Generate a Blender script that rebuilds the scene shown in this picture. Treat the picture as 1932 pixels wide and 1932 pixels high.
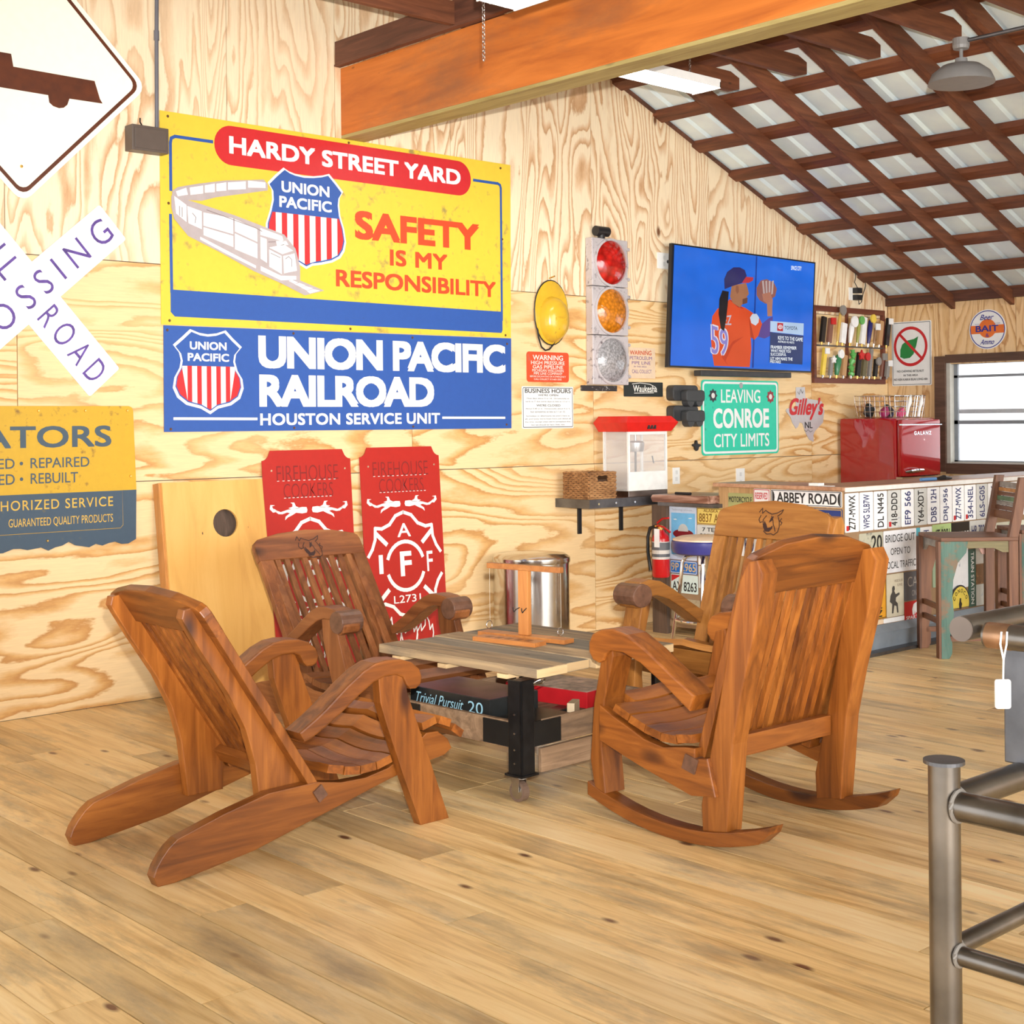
import bpy, bmesh, math, random
from mathutils import Vector, Matrix
from mathutils.geometry import tessellate_polygon
random.seed(7)
C = bpy.context.scene.collection
SC = bpy.context.scene
PI = math.pi
S = 1.09                      # every length below is in survey units; one unit is 1.09 m
for o in list(bpy.data.objects): bpy.data.objects.remove(o)

# ------------------------------------------------------------------ camera, sky, lights, exposure
F_PX, CX, CY, ROLL, CAMH, YAW = 2650.0, 966.0, 795.0, 0.009, 1.41, math.radians(47.7)
cam = bpy.data.cameras.new('camera'); camo = bpy.data.objects.new('camera', cam); C.objects.link(camo)
cam.sensor_width = 36; cam.lens = 36 * F_PX / 1932
cam.shift_y = -(966 - CY) / 1932
cam.clip_start = 0.05; cam.clip_end = 200
camo.location = (0, 0, CAMH * S)
camo.rotation_euler = (Matrix.Rotation(YAW - PI / 2, 4, 'Z') @ Matrix.Rotation(PI / 2, 4, 'X') @ Matrix.Rotation(-ROLL, 4, 'Z')).to_euler()
SC.camera = camo
SC.view_settings.view_transform = 'Standard'; SC.view_settings.look = 'None'
SC.view_settings.gamma = 1; SC.view_settings.use_curve_mapping = False
SC.view_settings.exposure = 0.50
w = bpy.data.worlds.new('overcast_sky'); SC.world = w; w.use_nodes = True
bgn = w.node_tree.nodes['Background']; bgn.inputs[0].default_value = (0.92, 0.96, 1.0, 1); bgn.inputs[1].default_value = 1.75
def lamp(name, typ, loc, target, energy, color=(1, 1, 1), **k):
    l = bpy.data.lights.new(name, typ); l.energy = energy; l.color = color
    for a, b in k.items(): setattr(l, a, b)
    o = bpy.data.objects.new(name, l); C.objects.link(o)
    o.location = Vector(loc) * S
    o.rotation_euler = (Vector(target) - Vector(loc)).to_track_quat('-Z', 'Y').to_euler()
    return o
# the photographer's flash, on top of the camera
lamp('camera_flash', 'SPOT', (0.03, -0.03, 1.56), (6.0, 6.6, 2.62), 1900, (1, 0.98, 0.95), spot_size=math.radians(60), spot_blend=1.0, shadow_soft_size=0.03)
# low soft sun added as fill from behind the camera, shining in through the open gable end; the sky fills the rest
lamp('fill_sun', 'SUN', (3.0, -10.0, 4.2), (6.4, 4.4, 0.6), 2.5, (1.0, 0.98, 0.95), angle=math.radians(50))

# ------------------------------------------------------------------ materials
def new_mat(name):
    m = bpy.data.materials.new(name); m.use_nodes = True
    return m, m.node_tree, m.node_tree.nodes['Principled BSDF']
def N(t, typ, **k):
    n = t.nodes.new(typ)
    for a, b in k.items():
        if a.startswith('i_'):
            key = a[2:]; n.inputs[int(key) if key.isdigit() else key].default_value = b
        else: setattr(n, a, b)
    return n
def L(t, a, b): t.links.new(a, b)
def coords(t, scale, rnd=True):
    tc = N(t, 'ShaderNodeTexCoord'); mp = N(t, 'ShaderNodeMapping'); L(t, tc.outputs['Object'], mp.inputs[0])
    mp.inputs['Scale'].default_value = scale
    if rnd:
        oi = N(t, 'ShaderNodeObjectInfo'); mm = N(t, 'ShaderNodeMath', operation='MULTIPLY', i_1=37.0)
        L(t, oi.outputs['Random'], mm.inputs[0]); cb = N(t, 'ShaderNodeCombineXYZ')
        for i in range(3): L(t, mm.outputs[0], cb.inputs[i])
        L(t, cb.outputs[0], mp.inputs['Location'])
    return mp
def math_(t, op, a, b=None, clamp=False):
    n = N(t, 'ShaderNodeMath', operation=op); n.use_clamp = clamp
    for i, v in enumerate((a, b)):
        if v is None: continue
        if isinstance(v, (int, float)): n.inputs[i].default_value = v
        else: L(t, v, n.inputs[i])
    return n.outputs[0]
def ramp(t, fac, stops):
    r = N(t, 'ShaderNodeValToRGB'); L(t, fac, r.inputs[0]); e = r.color_ramp.elements
    while len(e) < len(stops): e.new(0.5)
    for i, (p, c) in enumerate(stops): e[i].position = p; e[i].color = (*c, 1) if len(c) == 3 else c
    return r
def mix(t, f, a, b, typ='MIX'):
    n = N(t, 'ShaderNodeMix', data_type='RGBA', blend_type=typ)
    for i, v in ((0, f), (6, a), (7, b)):
        if isinstance(v, (int, float)): n.inputs[i].default_value = v
        elif isinstance(v, tuple): n.inputs[i].default_value = (*v, 1)
        else: L(t, v, n.inputs[i])
    return n.outputs[2]
def plain(name, col, rough=0.5, metal=0.0, noise=0.08, scale=18, emit=None, es=1.0, bump=0.0, coat=0.0):
    m, t, b = new_mat(name)
    b.inputs['Roughness'].default_value = rough; b.inputs['Metallic'].default_value = metal
    if coat: b.inputs['Coat Weight'].default_value = coat
    mp = coords(t, (scale,) * 3); n = N(t, 'ShaderNodeTexNoise', i_Scale=1.0, i_Detail=4.0); L(t, mp.outputs[0], n.inputs[0])
    lo = tuple(max(0, c * (1 - noise)) for c in col); hi = tuple(min(1, c * (1 + noise)) for c in col)
    r = ramp(t, n.outputs[0], [(0.3, lo), (0.7, hi)]); L(t, r.outputs[0], b.inputs['Base Color'])
    if bump:
        bp = N(t, 'ShaderNodeBump', i_Strength=bump, i_Distance=0.004); L(t, n.outputs[0], bp.inputs['Height']); L(t, bp.outputs[0], b.inputs['Normal'])
    if emit: b.inputs['Emission Color'].default_value = (*emit, 1); b.inputs['Emission Strength'].default_value = es
    return m
def worn(name, col, rust=(0.18, 0.08, 0.03), amount=0.36, rough=0.45, scale=5, fine=30, metal=0.0):
    """painted sheet with dirt and rust patches of their own shape"""
    m, t, b = new_mat(name); b.inputs['Roughness'].default_value = rough; b.inputs['Metallic'].default_value = metal
    mp = coords(t, (scale,) * 3); n = N(t, 'ShaderNodeTexNoise', i_Scale=1.0, i_Detail=8.0, i_Roughness=0.72); L(t, mp.outputs[0], n.inputs[0])
    mp2 = coords(t, (fine,) * 3); n2 = N(t, 'ShaderNodeTexNoise', i_Scale=1.0, i_Detail=5.0); L(t, mp2.outputs[0], n2.inputs[0])
    f = math_(t, 'MULTIPLY', n.outputs[0], n2.outputs[0])
    r = ramp(t, f, [(amount - 0.02, (0, 0, 0)), (amount + 0.10, (1, 1, 1))])
    base = mix(t, n2.outputs[0], tuple(c * 0.92 for c in col), tuple(min(1, c * 1.08) for c in col))
    c = mix(t, r.outputs[0], base, rust); L(t, c, b.inputs['Base Color'])
    return m
def wood(name, axis, dark, mid, light, rough=0.45, knot=(0.05, 0.02, 0.01), cross=26, along=2.2, knots=0.11, stain=None, rndv=0.25, kscale=2.6, bump=0.15, wear=0.0):
    """grain stretched along one local axis, knots, random tone per piece"""
    m, t, b = new_mat(name); b.inputs['Roughness'].default_value = rough
    sc = [cross] * 3; sc['XYZ'.index(axis)] = along
    mp = coords(t, tuple(sc)); n = N(t, 'ShaderNodeTexNoise', i_Scale=1.0, i_Detail=6.0, i_Roughness=0.6, i_Distortion=0.8); L(t, mp.outputs[0], n.inputs[0])
    sc2 = [kscale * 1.6] * 3; sc2['XYZ'.index(axis)] = kscale * 0.7
    mk = coords(t, tuple(sc2)); v = N(t, 'ShaderNodeTexVoronoi', i_Scale=1.0); L(t, mk.outputs[0], v.inputs[0])
    mb = coords(t, tuple(x * 0.16 for x in sc)); nb = N(t, 'ShaderNodeTexNoise', i_Scale=1.0, i_Detail=3.0); L(t, mb.outputs[0], nb.inputs[0])
    g = math_(t, 'ADD', math_(t, 'MULTIPLY', n.outputs[0], 0.6), math_(t, 'MULTIPLY', nb.outputs[0], 0.4))
    r = ramp(t, g, [(0.32, dark), (0.5, mid), (0.66, light)])
    oi = N(t, 'ShaderNodeObjectInfo'); tone = math_(t, 'ADD', math_(t, 'MULTIPLY', oi.outputs['Random'], rndv), 1 - rndv * 0.5)
    cb = N(t, 'ShaderNodeCombineXYZ')
    for i in range(3): L(t, tone, cb.inputs[i])
    c = mix(t, 1.0, r.outputs[0], cb.outputs[0], 'MULTIPLY')
    kr = ramp(t, v.outputs['Distance'], [(knots * 0.45, (1, 1, 1)), (knots, (0, 0, 0))])
    c = mix(t, kr.outputs[0], c, knot)
    if stain:
        ms = coords(t, tuple(x * (0.22 if x == cross else 0.8) for x in sc)); ns = N(t, 'ShaderNodeTexNoise', i_Scale=1.0, i_Detail=7.0, i_Roughness=0.68); L(t, ms.outputs[0], ns.inputs[0])
        rs = ramp(t, ns.outputs[0], [(0.50, (0, 0, 0)), (0.70, (0.75, 0.75, 0.75))]); c = mix(t, rs.outputs[0], c, stain)
    if wear:
        mw = coords(t, (9, 9, 9)); nw = N(t, 'ShaderNodeTexNoise', i_Scale=1.0, i_Detail=8.0, i_Roughness=0.7); L(t, mw.outputs[0], nw.inputs[0])
        rw = ramp(t, nw.outputs[0], [(0.5, (0, 0, 0)), (0.6, (1, 1, 1))]); c = mix(t, math_(t, 'MULTIPLY', rw.outputs[0], wear), c, (0.25, 0.13, 0.07))
    L(t, c, b.inputs['Base Color'])
    if bump:
        bp = N(t, 'ShaderNodeBump', i_Strength=bump, i_Distance=0.003); L(t, n.outputs[0], bp.inputs['Height']); L(t, bp.outputs[0], b.inputs['Normal'])
    return m
def plywood(name, axis, pale=(0.84, 0.62, 0.34), band=(0.68, 0.385, 0.135), line=(0.55, 0.27, 0.08)):
    """rotary-cut veneer: contour lines of a stretched height field, rings round the knots"""
    m, t, b = new_mat(name); b.inputs['Roughness'].default_value = 0.55
    sc = [2.6] * 3; sc['XYZ'.index(axis)] = 0.42
    mp = coords(t, tuple(sc)); n = N(t, 'ShaderNodeTexNoise', i_Scale=1.0, i_Detail=2.2, i_Roughness=0.42, i_Distortion=0.5); L(t, mp.outputs[0], n.inputs[0])
    sk = [1.7] * 3; sk['XYZ'.index(axis)] = 0.85
    mk = coords(t, tuple(sk)); v = N(t, 'ShaderNodeTexVoronoi', i_Scale=1.0); L(t, mk.outputs[0], v.inputs[0])
    kn = math_(t, 'POWER', math_(t, 'SUBTRACT', 1.0, math_(t, 'MULTIPLY', v.outputs['Distance'], 2.4), clamp=True), 2.0)
    s3 = [16] * 3; s3['XYZ'.index(axis)] = 5.0
    m3 = coords(t, tuple(s3)); n3 = N(t, 'ShaderNodeTexNoise', i_Scale=1.0, i_Detail=4.0, i_Roughness=0.65); L(t, m3.outputs[0], n3.inputs[0])
    h = math_(t, 'ADD', math_(t, 'MULTIPLY', n.outputs[0], 22.0 if axis == 'Z' else 15.0), math_(t, 'MULTIPLY', kn, 2.6))
    h = math_(t, 'ADD', h, math_(t, 'MULTIPLY', n3.outputs[0], 0.75))
    fr = math_(t, 'FRACT', h)
    r = ramp(t, fr, [(0.0, pale), (0.42, pale), (0.74, band), (0.90, line), (1.0, pale)])
    sf = [150] * 3; sf['XYZ'.index(axis)] = 9
    mf = coords(t, tuple(sf)); nf = N(t, 'ShaderNodeTexNoise', i_Scale=1.0, i_Detail=3.0); L(t, mf.outputs[0], nf.inputs[0])
    big = coords(t, (0.9, 0.9, 0.9)); nbg = N(t, 'ShaderNodeTexNoise', i_Scale=1.0, i_Detail=3.0); L(t, big.outputs[0], nbg.inputs[0])
    fade = ramp(t, nbg.outputs[0], [(0.34, (0.45,) * 3), (0.58, (1,) * 3)])
    c = mix(t, fade.outputs[0], tuple(a * .8 + c2 * .2 for a, c2 in zip(pale, band)), r.outputs[0])
    c = mix(t, 0.16, c, ramp(t, nf.outputs[0], [(0.3, (0.45, 0.28, 0.14)), (0.7, (1, 0.9, 0.7))]).outputs[0], 'MULTIPLY')
    kd = ramp(t, v.outputs['Distance'], [(0.018, (1, 1, 1)), (0.045, (0, 0, 0))])
    c = mix(t, kd.outputs[0], c, (0.16, 0.06, 0.02)); L(t, c, b.inputs['Base Color'])
    return m
PLY_V = plywood('plywood_upright_grain', 'Z', (0.90, 0.76, 0.54), (0.72, 0.48, 0.28), (0.58, 0.34, 0.17))
PLY_H = plywood('plywood_level_grain', 'X')
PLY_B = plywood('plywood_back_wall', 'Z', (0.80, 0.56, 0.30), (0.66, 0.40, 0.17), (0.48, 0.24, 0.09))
FLOORM = wood('pine_floor', 'Y', (0.52, 0.29, 0.09), (0.82, 0.57, 0.26), (0.92, 0.71, 0.40), rough=0.36, cross=24, along=1.7, knots=0.12, kscale=3.8, stain=(0.27, 0.20, 0.12), rndv=0.34, bump=0.1, knot=(0.16, 0.06, 0.025))
def chairwood(tag_, d, m_, l):
    return [wood(tag_ + '_' + a, a, d, m_, l, rough=0.38, cross=24, along=2.0, knots=0.17, kscale=2.6, rndv=0.45, knot=(0.05, 0.015, 0.006)) for a in 'XYZ']
CW1 = chairwood('cedar_orange', (0.08, 0.020, 0.004), (0.24, 0.070, 0.010), (0.38, 0.125, 0.020))
CW2 = chairwood('cedar_brown', (0.08, 0.022, 0.007), (0.19, 0.062, 0.018), (0.29, 0.11, 0.036))
CW4 = chairwood('cedar_honey', (0.14, 0.045, 0.009), (0.30, 0.115, 0.022), (0.42, 0.18, 0.042))
SCROLL = plain('dark_scroll_wood', (0.13, 0.06, 0.035), 0.4, noise=0.3, scale=30)
RAFT = wood('red_brown_rafter', 'X', (0.06, 0.018, 0.008), (0.14, 0.045, 0.018), (0.22, 0.075, 0.03), rough=0.6, knots=0.05)
PURL = wood('red_brown_purlin', 'Y', (0.06, 0.018, 0.008), (0.15, 0.045, 0.018), (0.24, 0.08, 0.03), rough=0.6, knots=0.05)
BEAMM = wood('orange_beam', 'Y', (0.36, 0.085, 0.012), (0.58, 0.165, 0.024), (0.68, 0.22, 0.045), rough=0.55, cross=9, along=0.8, knots=0.05, stain=(0.20, 0.085, 0.04), bump=0.3)
BEAMU = wood('olive_beam_edge', 'Y', (0.30, 0.22, 0.07), (0.44, 0.35, 0.13), (0.52, 0.42, 0.18), rough=0.6)
DARKB = wood('dark_beam_board', 'Y', (0.05, 0.018, 0.01), (0.11, 0.038, 0.02), (0.17, 0.06, 0.03), rough=0.6)
TABW = wood('grey_weathered_plank', 'Y', (0.10, 0.075, 0.045), (0.30, 0.21, 0.12), (0.52, 0.37, 0.20), rough=0.7, cross=22, along=1.6, knots=0.05, stain=(0.11, 0.10, 0.085), bump=0.4, rndv=0.5)
TABG = wood('grey_dirty_plank', 'Y', (0.07, 0.065, 0.05), (0.17, 0.15, 0.115), (0.30, 0.25, 0.18), rough=0.75, cross=22, along=1.6, knots=0.04, stain=(0.07, 0.07, 0.065), bump=0.4, rndv=0.5)
TABE = wood('pale_plank_end', 'X', (0.5, 0.33, 0.16), (0.66, 0.46, 0.24), (0.75, 0.56, 0.32), rough=0.7, knots=0.03)
CRATE = wood('old_crate_wood', 'X', (0.10, 0.06, 0.035), (0.26, 0.16, 0.09), (0.42, 0.27, 0.16), rough=0.75, stain=(0.10, 0.07, 0.05), bump=0.4)
CORNW = wood('varnished_birch', 'Z', (0.56, 0.27, 0.06), (0.70, 0.38, 0.10), (0.78, 0.46, 0.14), rough=0.35, cross=7, along=1.0, knots=0.02, rndv=0.05, bump=0.03)
CORNS = wood('varnished_side', 'Z', (0.36, 0.14, 0.03), (0.50, 0.21, 0.05), (0.60, 0.28, 0.08), rough=0.4, knots=0.03, rndv=0.05)
HOOKW = wood('cedar_game_wood', 'X', (0.30, 0.10, 0.025), (0.44, 0.16, 0.04), (0.54, 0.22, 0.06), rough=0.4, knots=0.02)
HOOKZ = wood('cedar_game_post', 'Z', (0.30, 0.10, 0.025), (0.44, 0.16, 0.04), (0.54, 0.22, 0.06), rough=0.4, knots=0.02)
SLABW = wood('dark_slab', 'Y', (0.08, 0.03, 0.02), (0.18, 0.07, 0.04), (0.5, 0.30, 0.22), rough=0.35, knots=0.03)
COUNTW = wood('counter_wood', 'X', (0.24, 0.11, 0.06), (0.38, 0.20, 0.11), (0.50, 0.30, 0.19), rough=0.4, knots=0.03)
POSTW = wood('dark_post', 'Z', (0.045, 0.028, 0.018), (0.09, 0.055, 0.036), (0.15, 0.09, 0.06), rough=0.7)
WINW = wood('dark_window_casing', 'Y', (0.05, 0.025, 0.015), (0.10, 0.05, 0.03), (0.15, 0.08, 0.05), rough=0.6)
STW = [wood('recycled_wood_' + a, a, (0.07, 0.025, 0.011), (0.165, 0.062, 0.024), (0.24, 0.10, 0.042), rough=0.5, knots=0.04) for a in 'XYZ']
TEAL = wood('peeling_teal_paint', 'Z', (0.045, 0.085, 0.065), (0.075, 0.155, 0.12), (0.12, 0.22, 0.175), rough=0.65, wear=0.75, knots=0.02)
OLIVE = wood('peeling_olive_paint', 'X', (0.14, 0.12, 0.06), (0.25, 0.21, 0.10), (0.33, 0.28, 0.14), rough=0.65, wear=0.4, knots=0.02)
GREYP = plain('grey_painted_slat', (0.30, 0.27, 0.24), 0.6, noise=0.25); GREENP = plain('green_painted_slat', (0.12, 0.20, 0.10), 0.6, noise=0.25); OCHP = plain('ochre_painted_slat', (0.52, 0.24, 0.07), 0.6, noise=0.3); PINKP = plain('pink_painted_bracket', (0.52, 0.30, 0.24), 0.6, noise=0.2)
WHITE = plain('white_paint', (0.80, 0.80, 0.78), 0.4, noise=0.03); PWHITE = plain('white_plastic', (0.85, 0.84, 0.80), 0.35, noise=0.02)
CREAM = worn('aged_white_paint', (0.82, 0.80, 0.72), (0.5, 0.45, 0.35), amount=0.44)
BLACK = plain('black_paint', (0.012, 0.012, 0.013), 0.4); DGREY = plain('dark_grey_plastic', (0.035, 0.036, 0.038), 0.45, noise=0.2)
PIPE = plain('mill_scale_pipe', (0.20, 0.175, 0.15), 0.30, 0.9, noise=0.35, scale=7)
STEEL = plain('brushed_steel', (0.42, 0.40, 0.38), 0.28, 1.0, noise=0.25, scale=6); CHROME = plain('chrome', (0.75, 0.76, 0.78), 0.08, 1.0, noise=0.02)
INOX = plain('stainless_can', (0.60, 0.58, 0.55), 0.16, 1.0, noise=0.04)
BARE = plain('bare_dark_steel', (0.16, 0.16, 0.17), 0.42, 0.9, noise=0.35, scale=8); BRASS = plain('brass', (0.75, 0.48, 0.14), 0.25, 1.0)
GALV = plain('galvanised_roof', (0.80, 0.93, 1.0), 0.4, 0.0, noise=0.08, scale=4)
YEL = worn('faded_yellow_enamel', (0.74, 0.53, 0.045), (0.34, 0.25, 0.07), amount=0.315, scale=2.6, fine=18)
BLUE = worn('railroad_blue_enamel', (0.022, 0.085, 0.34), (0.03, 0.05, 0.13), amount=0.42, scale=3)
RED = worn('red_enamel', (0.55, 0.018, 0.022), (0.7, 0.25, 0.2), amount=0.47, scale=3)
ORED = worn('orange_red_lettering', (0.66, 0.06, 0.015), (0.7, 0.35, 0.15), amount=0.45)
FIRER = worn('powder_red_sheet', (0.42, 0.014, 0.008), (0.16, 0.012, 0.01), amount=0.42, rough=0.4, scale=7)
ENGR = plain('dark_red_engraving', (0.20, 0.012, 0.01), 0.5)
DIAM = plain('retroreflective_sheet', (0.97, 0.95, 0.80), 0.5, noise=0.02); DIAMB = plain('brown_black_ink', (0.10, 0.022, 0.004), 0.5, noise=0.2)
RXW = plain('reflective_white_sheet', (0.92, 0.90, 0.95), 0.5, noise=0.02); PURP = plain('purple_black_letter', (0.10, 0.05, 0.26), 0.5, noise=0.3)
ATY = worn('mustard_sign_enamel', (0.56, 0.33, 0.015), (0.20, 0.10, 0.02), amount=0.33, scale=3); ATB = worn('slate_blue_sign_enamel', (0.045, 0.075, 0.11), (0.13, 0.11, 0.05), amount=0.36, scale=3); ATT = plain('dull_yellow_letter', (0.60, 0.38, 0.06), 0.5, noise=0.15)
CONR = worn('highway_green_sheet', (0.02, 0.55, 0.36), (0.02, 0.18, 0.14), amount=0.36, scale=6, fine=26)
SILV = worn('silver_casting_paint', (0.58, 0.54, 0.55), (0.10, 0.07, 0.08), amount=0.31, rough=0.5, scale=9, metal=0.3)
SKY_B = plain('poster_sky', (0.16, 0.46, 0.74), 0.4); POSTW2 = plain('poster_border', (0.58, 0.64, 0.76), 0.4); MAROON = plain('maroon', (0.18, 0.01, 0.015), 0.4)
FRIDGE = plain('glossy_red_enamel', (0.34, 0.008, 0.010), 0.10, noise=0.04, coat=0.6)
POPR = plain('popcorn_red', (0.66, 0.02, 0.015), 0.3)
WICK = wood('wicker_strand', 'X', (0.10, 0.04, 0.015), (0.30, 0.14, 0.05), (0.5, 0.27, 0.11), rough=0.7, cross=90, along=30, knots=0.01, bump=0.6)
NAVY = plain('navy_vinyl', (0.04, 0.04, 0.20), 0.3); SEATC = plain('cream_vinyl', (0.80, 0.62, 0.42), 0.4)
TAGW = plain('paper_tag', (0.88, 0.87, 0.86), 0.7, noise=0.02); TUBE_L = plain('fluorescent_tube', (1, 1, 1), 0.5, emit=(1, 0.98, 0.93), es=22)
HELM = worn('yellow_helmet_shell', (0.66, 0.40, 0.03), (0.16, 0.10, 0.03), amount=0.37, scale=12, rough=0.2)
CARD = plain('printed_card_dark', (0.02, 0.022, 0.022), 0.3, noise=0.3); CARDP = plain('purple_box_top', (0.16, 0.07, 0.09), 0.35, noise=0.4, scale=9)
REDBOX = plain('red_game_box', (0.5, 0.015, 0.02), 0.3); BOXPIC = plain('pale_box_picture', (0.45, 0.33, 0.26), 0.4, noise=0.6, scale=22)
def emis(name, col, s=1.0):
    m, t, b = new_mat(name); b.inputs['Base Color'].default_value = (0.01, 0.01, 0.01, 1); b.inputs['Roughness'].default_value = 0.12
    b.inputs['Emission Color'].default_value = (*col, 1); b.inputs['Emission Strength'].default_value = s
    mp = coords(t, (3, 3, 3), False); n = N(t, 'ShaderNodeTexNoise', i_Scale=1.0, i_Detail=2.0); L(t, mp.outputs[0], n.inputs[0])
    r = ramp(t, n.outputs[0], [(0.3, tuple(c * 0.9 for c in col)), (0.7, tuple(min(1, c * 1.08) for c in col))]); L(t, r.outputs[0], b.inputs['Emission Color'])
    return m
def glass(name, col=(1, 1, 1), rough=0.02, alpha=0.18):
    m, t, b = new_mat(name); b.inputs['Base Color'].default_value = (*col, 1); b.inputs['Roughness'].default_value = rough; b.inputs['Alpha'].default_value = alpha
    return m
def lens(name, col, k):
    m, t, b = new_mat(name); b.inputs['Roughness'].default_value = 0.12; b.inputs['Coat Weight'].default_value = 1.0
    mp = coords(t, (k, k, k), False); v = N(t, 'ShaderNodeTexVoronoi', i_Scale=1.0); L(t, mp.outputs[0], v.inputs[0])
    r = ramp(t, v.outputs[0], [(0.0, tuple(c * 1.3 for c in col)), (0.9, tuple(c * 0.5 for c in col))]); L(t, r.outputs[0], b.inputs['Base Color'])
    bp = N(t, 'ShaderNodeBump', i_Strength=0.5, i_Distance=0.004); L(t, v.outputs[0], bp.inputs['Height']); L(t, bp.outputs[0], b.inputs['Normal'])
    return m
PANE = glass('window_glass')
def M_(name, col, rough=0.45):
    k = name
    if k in bpy.data.materials: return bpy.data.materials[k]
    return plain(name, col, rough, noise=0.06)

# ------------------------------------------------------------------ builders
class MB:
    def __init__(s): s.b = bmesh.new()
    def box(s, x0, y0, z0, x1, y1, z1, bev=0.0, mat=None):
        r = bmesh.ops.create_cube(s.b, size=1); vs = r['verts']
        for v in vs: v.co = Vector(((x0 + x1) / 2 + v.co.x * (x1 - x0), (y0 + y1) / 2 + v.co.y * (y1 - y0), (z0 + z1) / 2 + v.co.z * (z1 - z0)))
        if bev:
            es = list({e for v in vs for e in v.link_edges})
            vs = list({v for f in bmesh.ops.bevel(s.b, geom=es, offset=bev, segments=2, affect='EDGES', profile=0.6)['faces'] for v in f.verts} | {v for v in vs if v.is_valid})
        if mat is not None:
            for v in vs: v.co = mat @ v.co
        return s
    def prism(s, poly, P, n, bev=0.0):
        """poly of 2D points mapped by P(a,b)->Vector, extruded along vector n"""
        n = Vector(n); a = [s.b.verts.new(P(*p)) for p in poly]; c = [s.b.verts.new(P(*p) + n) for p in poly]
        fa = s.b.faces.new(a); fc = s.b.faces.new(c[::-1]); k = len(a); fs = [fa, fc]
        for i in range(k): fs.append(s.b.faces.new((a[(i + 1) % k], a[i], c[i], c[(i + 1) % k])))
        bmesh.ops.recalc_face_normals(s.b, faces=fs)
        if bev:
            es = list(set(fa.edges) | set(fc.edges))
            bmesh.ops.bevel(s.b, geom=es, offset=bev, segments=2, affect='EDGES', profile=0.6, clamp_overlap=True)
        return s
    def cyl(s, p0, p1, r, r2=None, seg=16, caps=True):
        p0, p1 = Vector(p0), Vector(p1); d = p1 - p0; q = d.to_track_quat('Z', 'Y').to_matrix().to_4x4()
        m = Matrix.Translation((p0 + p1) / 2) @ q
        bmesh.ops.create_cone(s.b, cap_ends=caps, cap_tris=False, segments=seg, radius1=r, radius2=r if r2 is None else r2, depth=d.length, matrix=m)
        return s
    def tube(s, pts, r, seg=8, closed=False):
        pts = [Vector(p) for p in pts]; rings = []; n = len(pts)
        for i, p in enumerate(pts):
            if closed: d = pts[(i + 1) % n] - pts[i - 1]
            else: d = pts[min(i + 1, n - 1)] - pts[max(i - 1, 0)]
            d.normalize(); a = d.cross(Vector((0.13, 0.21, 0.97)));
            if a.length < 0.05: a = d.cross(Vector((1, 0, 0)))
            a.normalize(); b = d.cross(a)
            rr = r[i] if isinstance(r, (list, tuple)) else r
            rings.append([s.b.verts.new(p + rr * (math.cos(t * 2 * PI / seg) * a + math.sin(t * 2 * PI / seg) * b)) for t in range(seg)])
        m = n if closed else n - 1
        for i in range(m):
            A, B = rings[i], rings[(i + 1) % n]
            for j in range(seg): s.b.faces.new((A[j], A[(j + 1) % seg], B[(j + 1) % seg], B[j]))
        if not closed: s.b.faces.new(rings[0][::-1]); s.b.faces.new(rings[-1])
        return s
    def lathe(s, prof, c, seg=24, axis='Z', sx=1.0, sy=1.0):
        c = Vector(c); rings = []
        for r, h in prof:
            ring = []
            for i in range(seg):
                a = 2 * PI * i / seg; u, v = r * math.cos(a) * sx, r * math.sin(a) * sy
                ring.append(s.b.verts.new(c + (Vector((u, v, h)) if axis == 'Z' else Vector((u, -h, v)) if axis == '-Y' else Vector((-h, u, v)))))
            rings.append(ring)
        for A, B in zip(rings, rings[1:]):
            for j in range(seg): s.b.faces.new((A[j], A[(j + 1) % seg], B[(j + 1) % seg], B[j]))
        if prof[0][0] > 1e-6: s.b.faces.new(rings[0])
        if prof[-1][0] > 1e-6: s.b.faces.new(rings[-1])
        bmesh.ops.remove_doubles(s.b, verts=s.b.verts, dist=1e-6)
        return s
    def flat(s, poly, P):
        vs = [s.b.verts.new(P(*p)) for p in poly]
        for tri in tessellate_polygon([[Vector((a, b, 0)) for a, b in poly]]):
            try: s.b.faces.new([vs[i] for i in tri])
            except ValueError: pass
        return s
ROOTM = {}
def obj(name, mb, m, parent=None, world=True, smooth=False, ang=35):
    """link one mesh; world=True: its coordinates are in the room frame"""
    b = mb.b if isinstance(mb, MB) else mb
    bmesh.ops.recalc_face_normals(b, faces=b.faces)
    if parent is not None and world and parent.name in ROOTM: b.transform(ROOTM[parent.name])
    me = bpy.data.meshes.new(name); b.to_mesh(me); b.free(); me.materials.append(m)
    if smooth: me.shade_smooth() if hasattr(me, 'shade_smooth') else None
    if smooth:
        try: me.set_sharp_from_angle(angle=math.radians(ang))
        except Exception: pass
    o = bpy.data.objects.new(name, me); C.objects.link(o)
    if parent is not None:
        o.parent = parent
        if parent.name in ROOTM: ROOTM[o.name] = ROOTM[parent.name]
    return o
def thing(name, label, cat, loc=(0, 0, 0), rz=0.0, group=None):
    o = bpy.data.objects.new(name, None); C.objects.link(o); o.empty_display_size = 0.1
    o.location = loc; o.rotation_euler = (0, 0, rz); o['label'] = label; o['category'] = cat
    if group: o['group'] = group
    ROOTM[o.name] = (Matrix.Translation(loc) @ Matrix.Rotation(rz, 4, 'Z')).inverted()
    return o
def tag(o, label, cat, group=None):
    o['label'] = label; o['category'] = cat
    if group: o['group'] = group
    return o
def struct(name, mb, m, **k):
    o = obj(name, mb, m, **k); o['kind'] = 'structure'; return o
YW = 6.6; XB = 10.28
def PL(y):   # left wall frame: a = x along the wall, b = height
    return lambda a, b, y=y: Vector((a, y, b))
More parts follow.
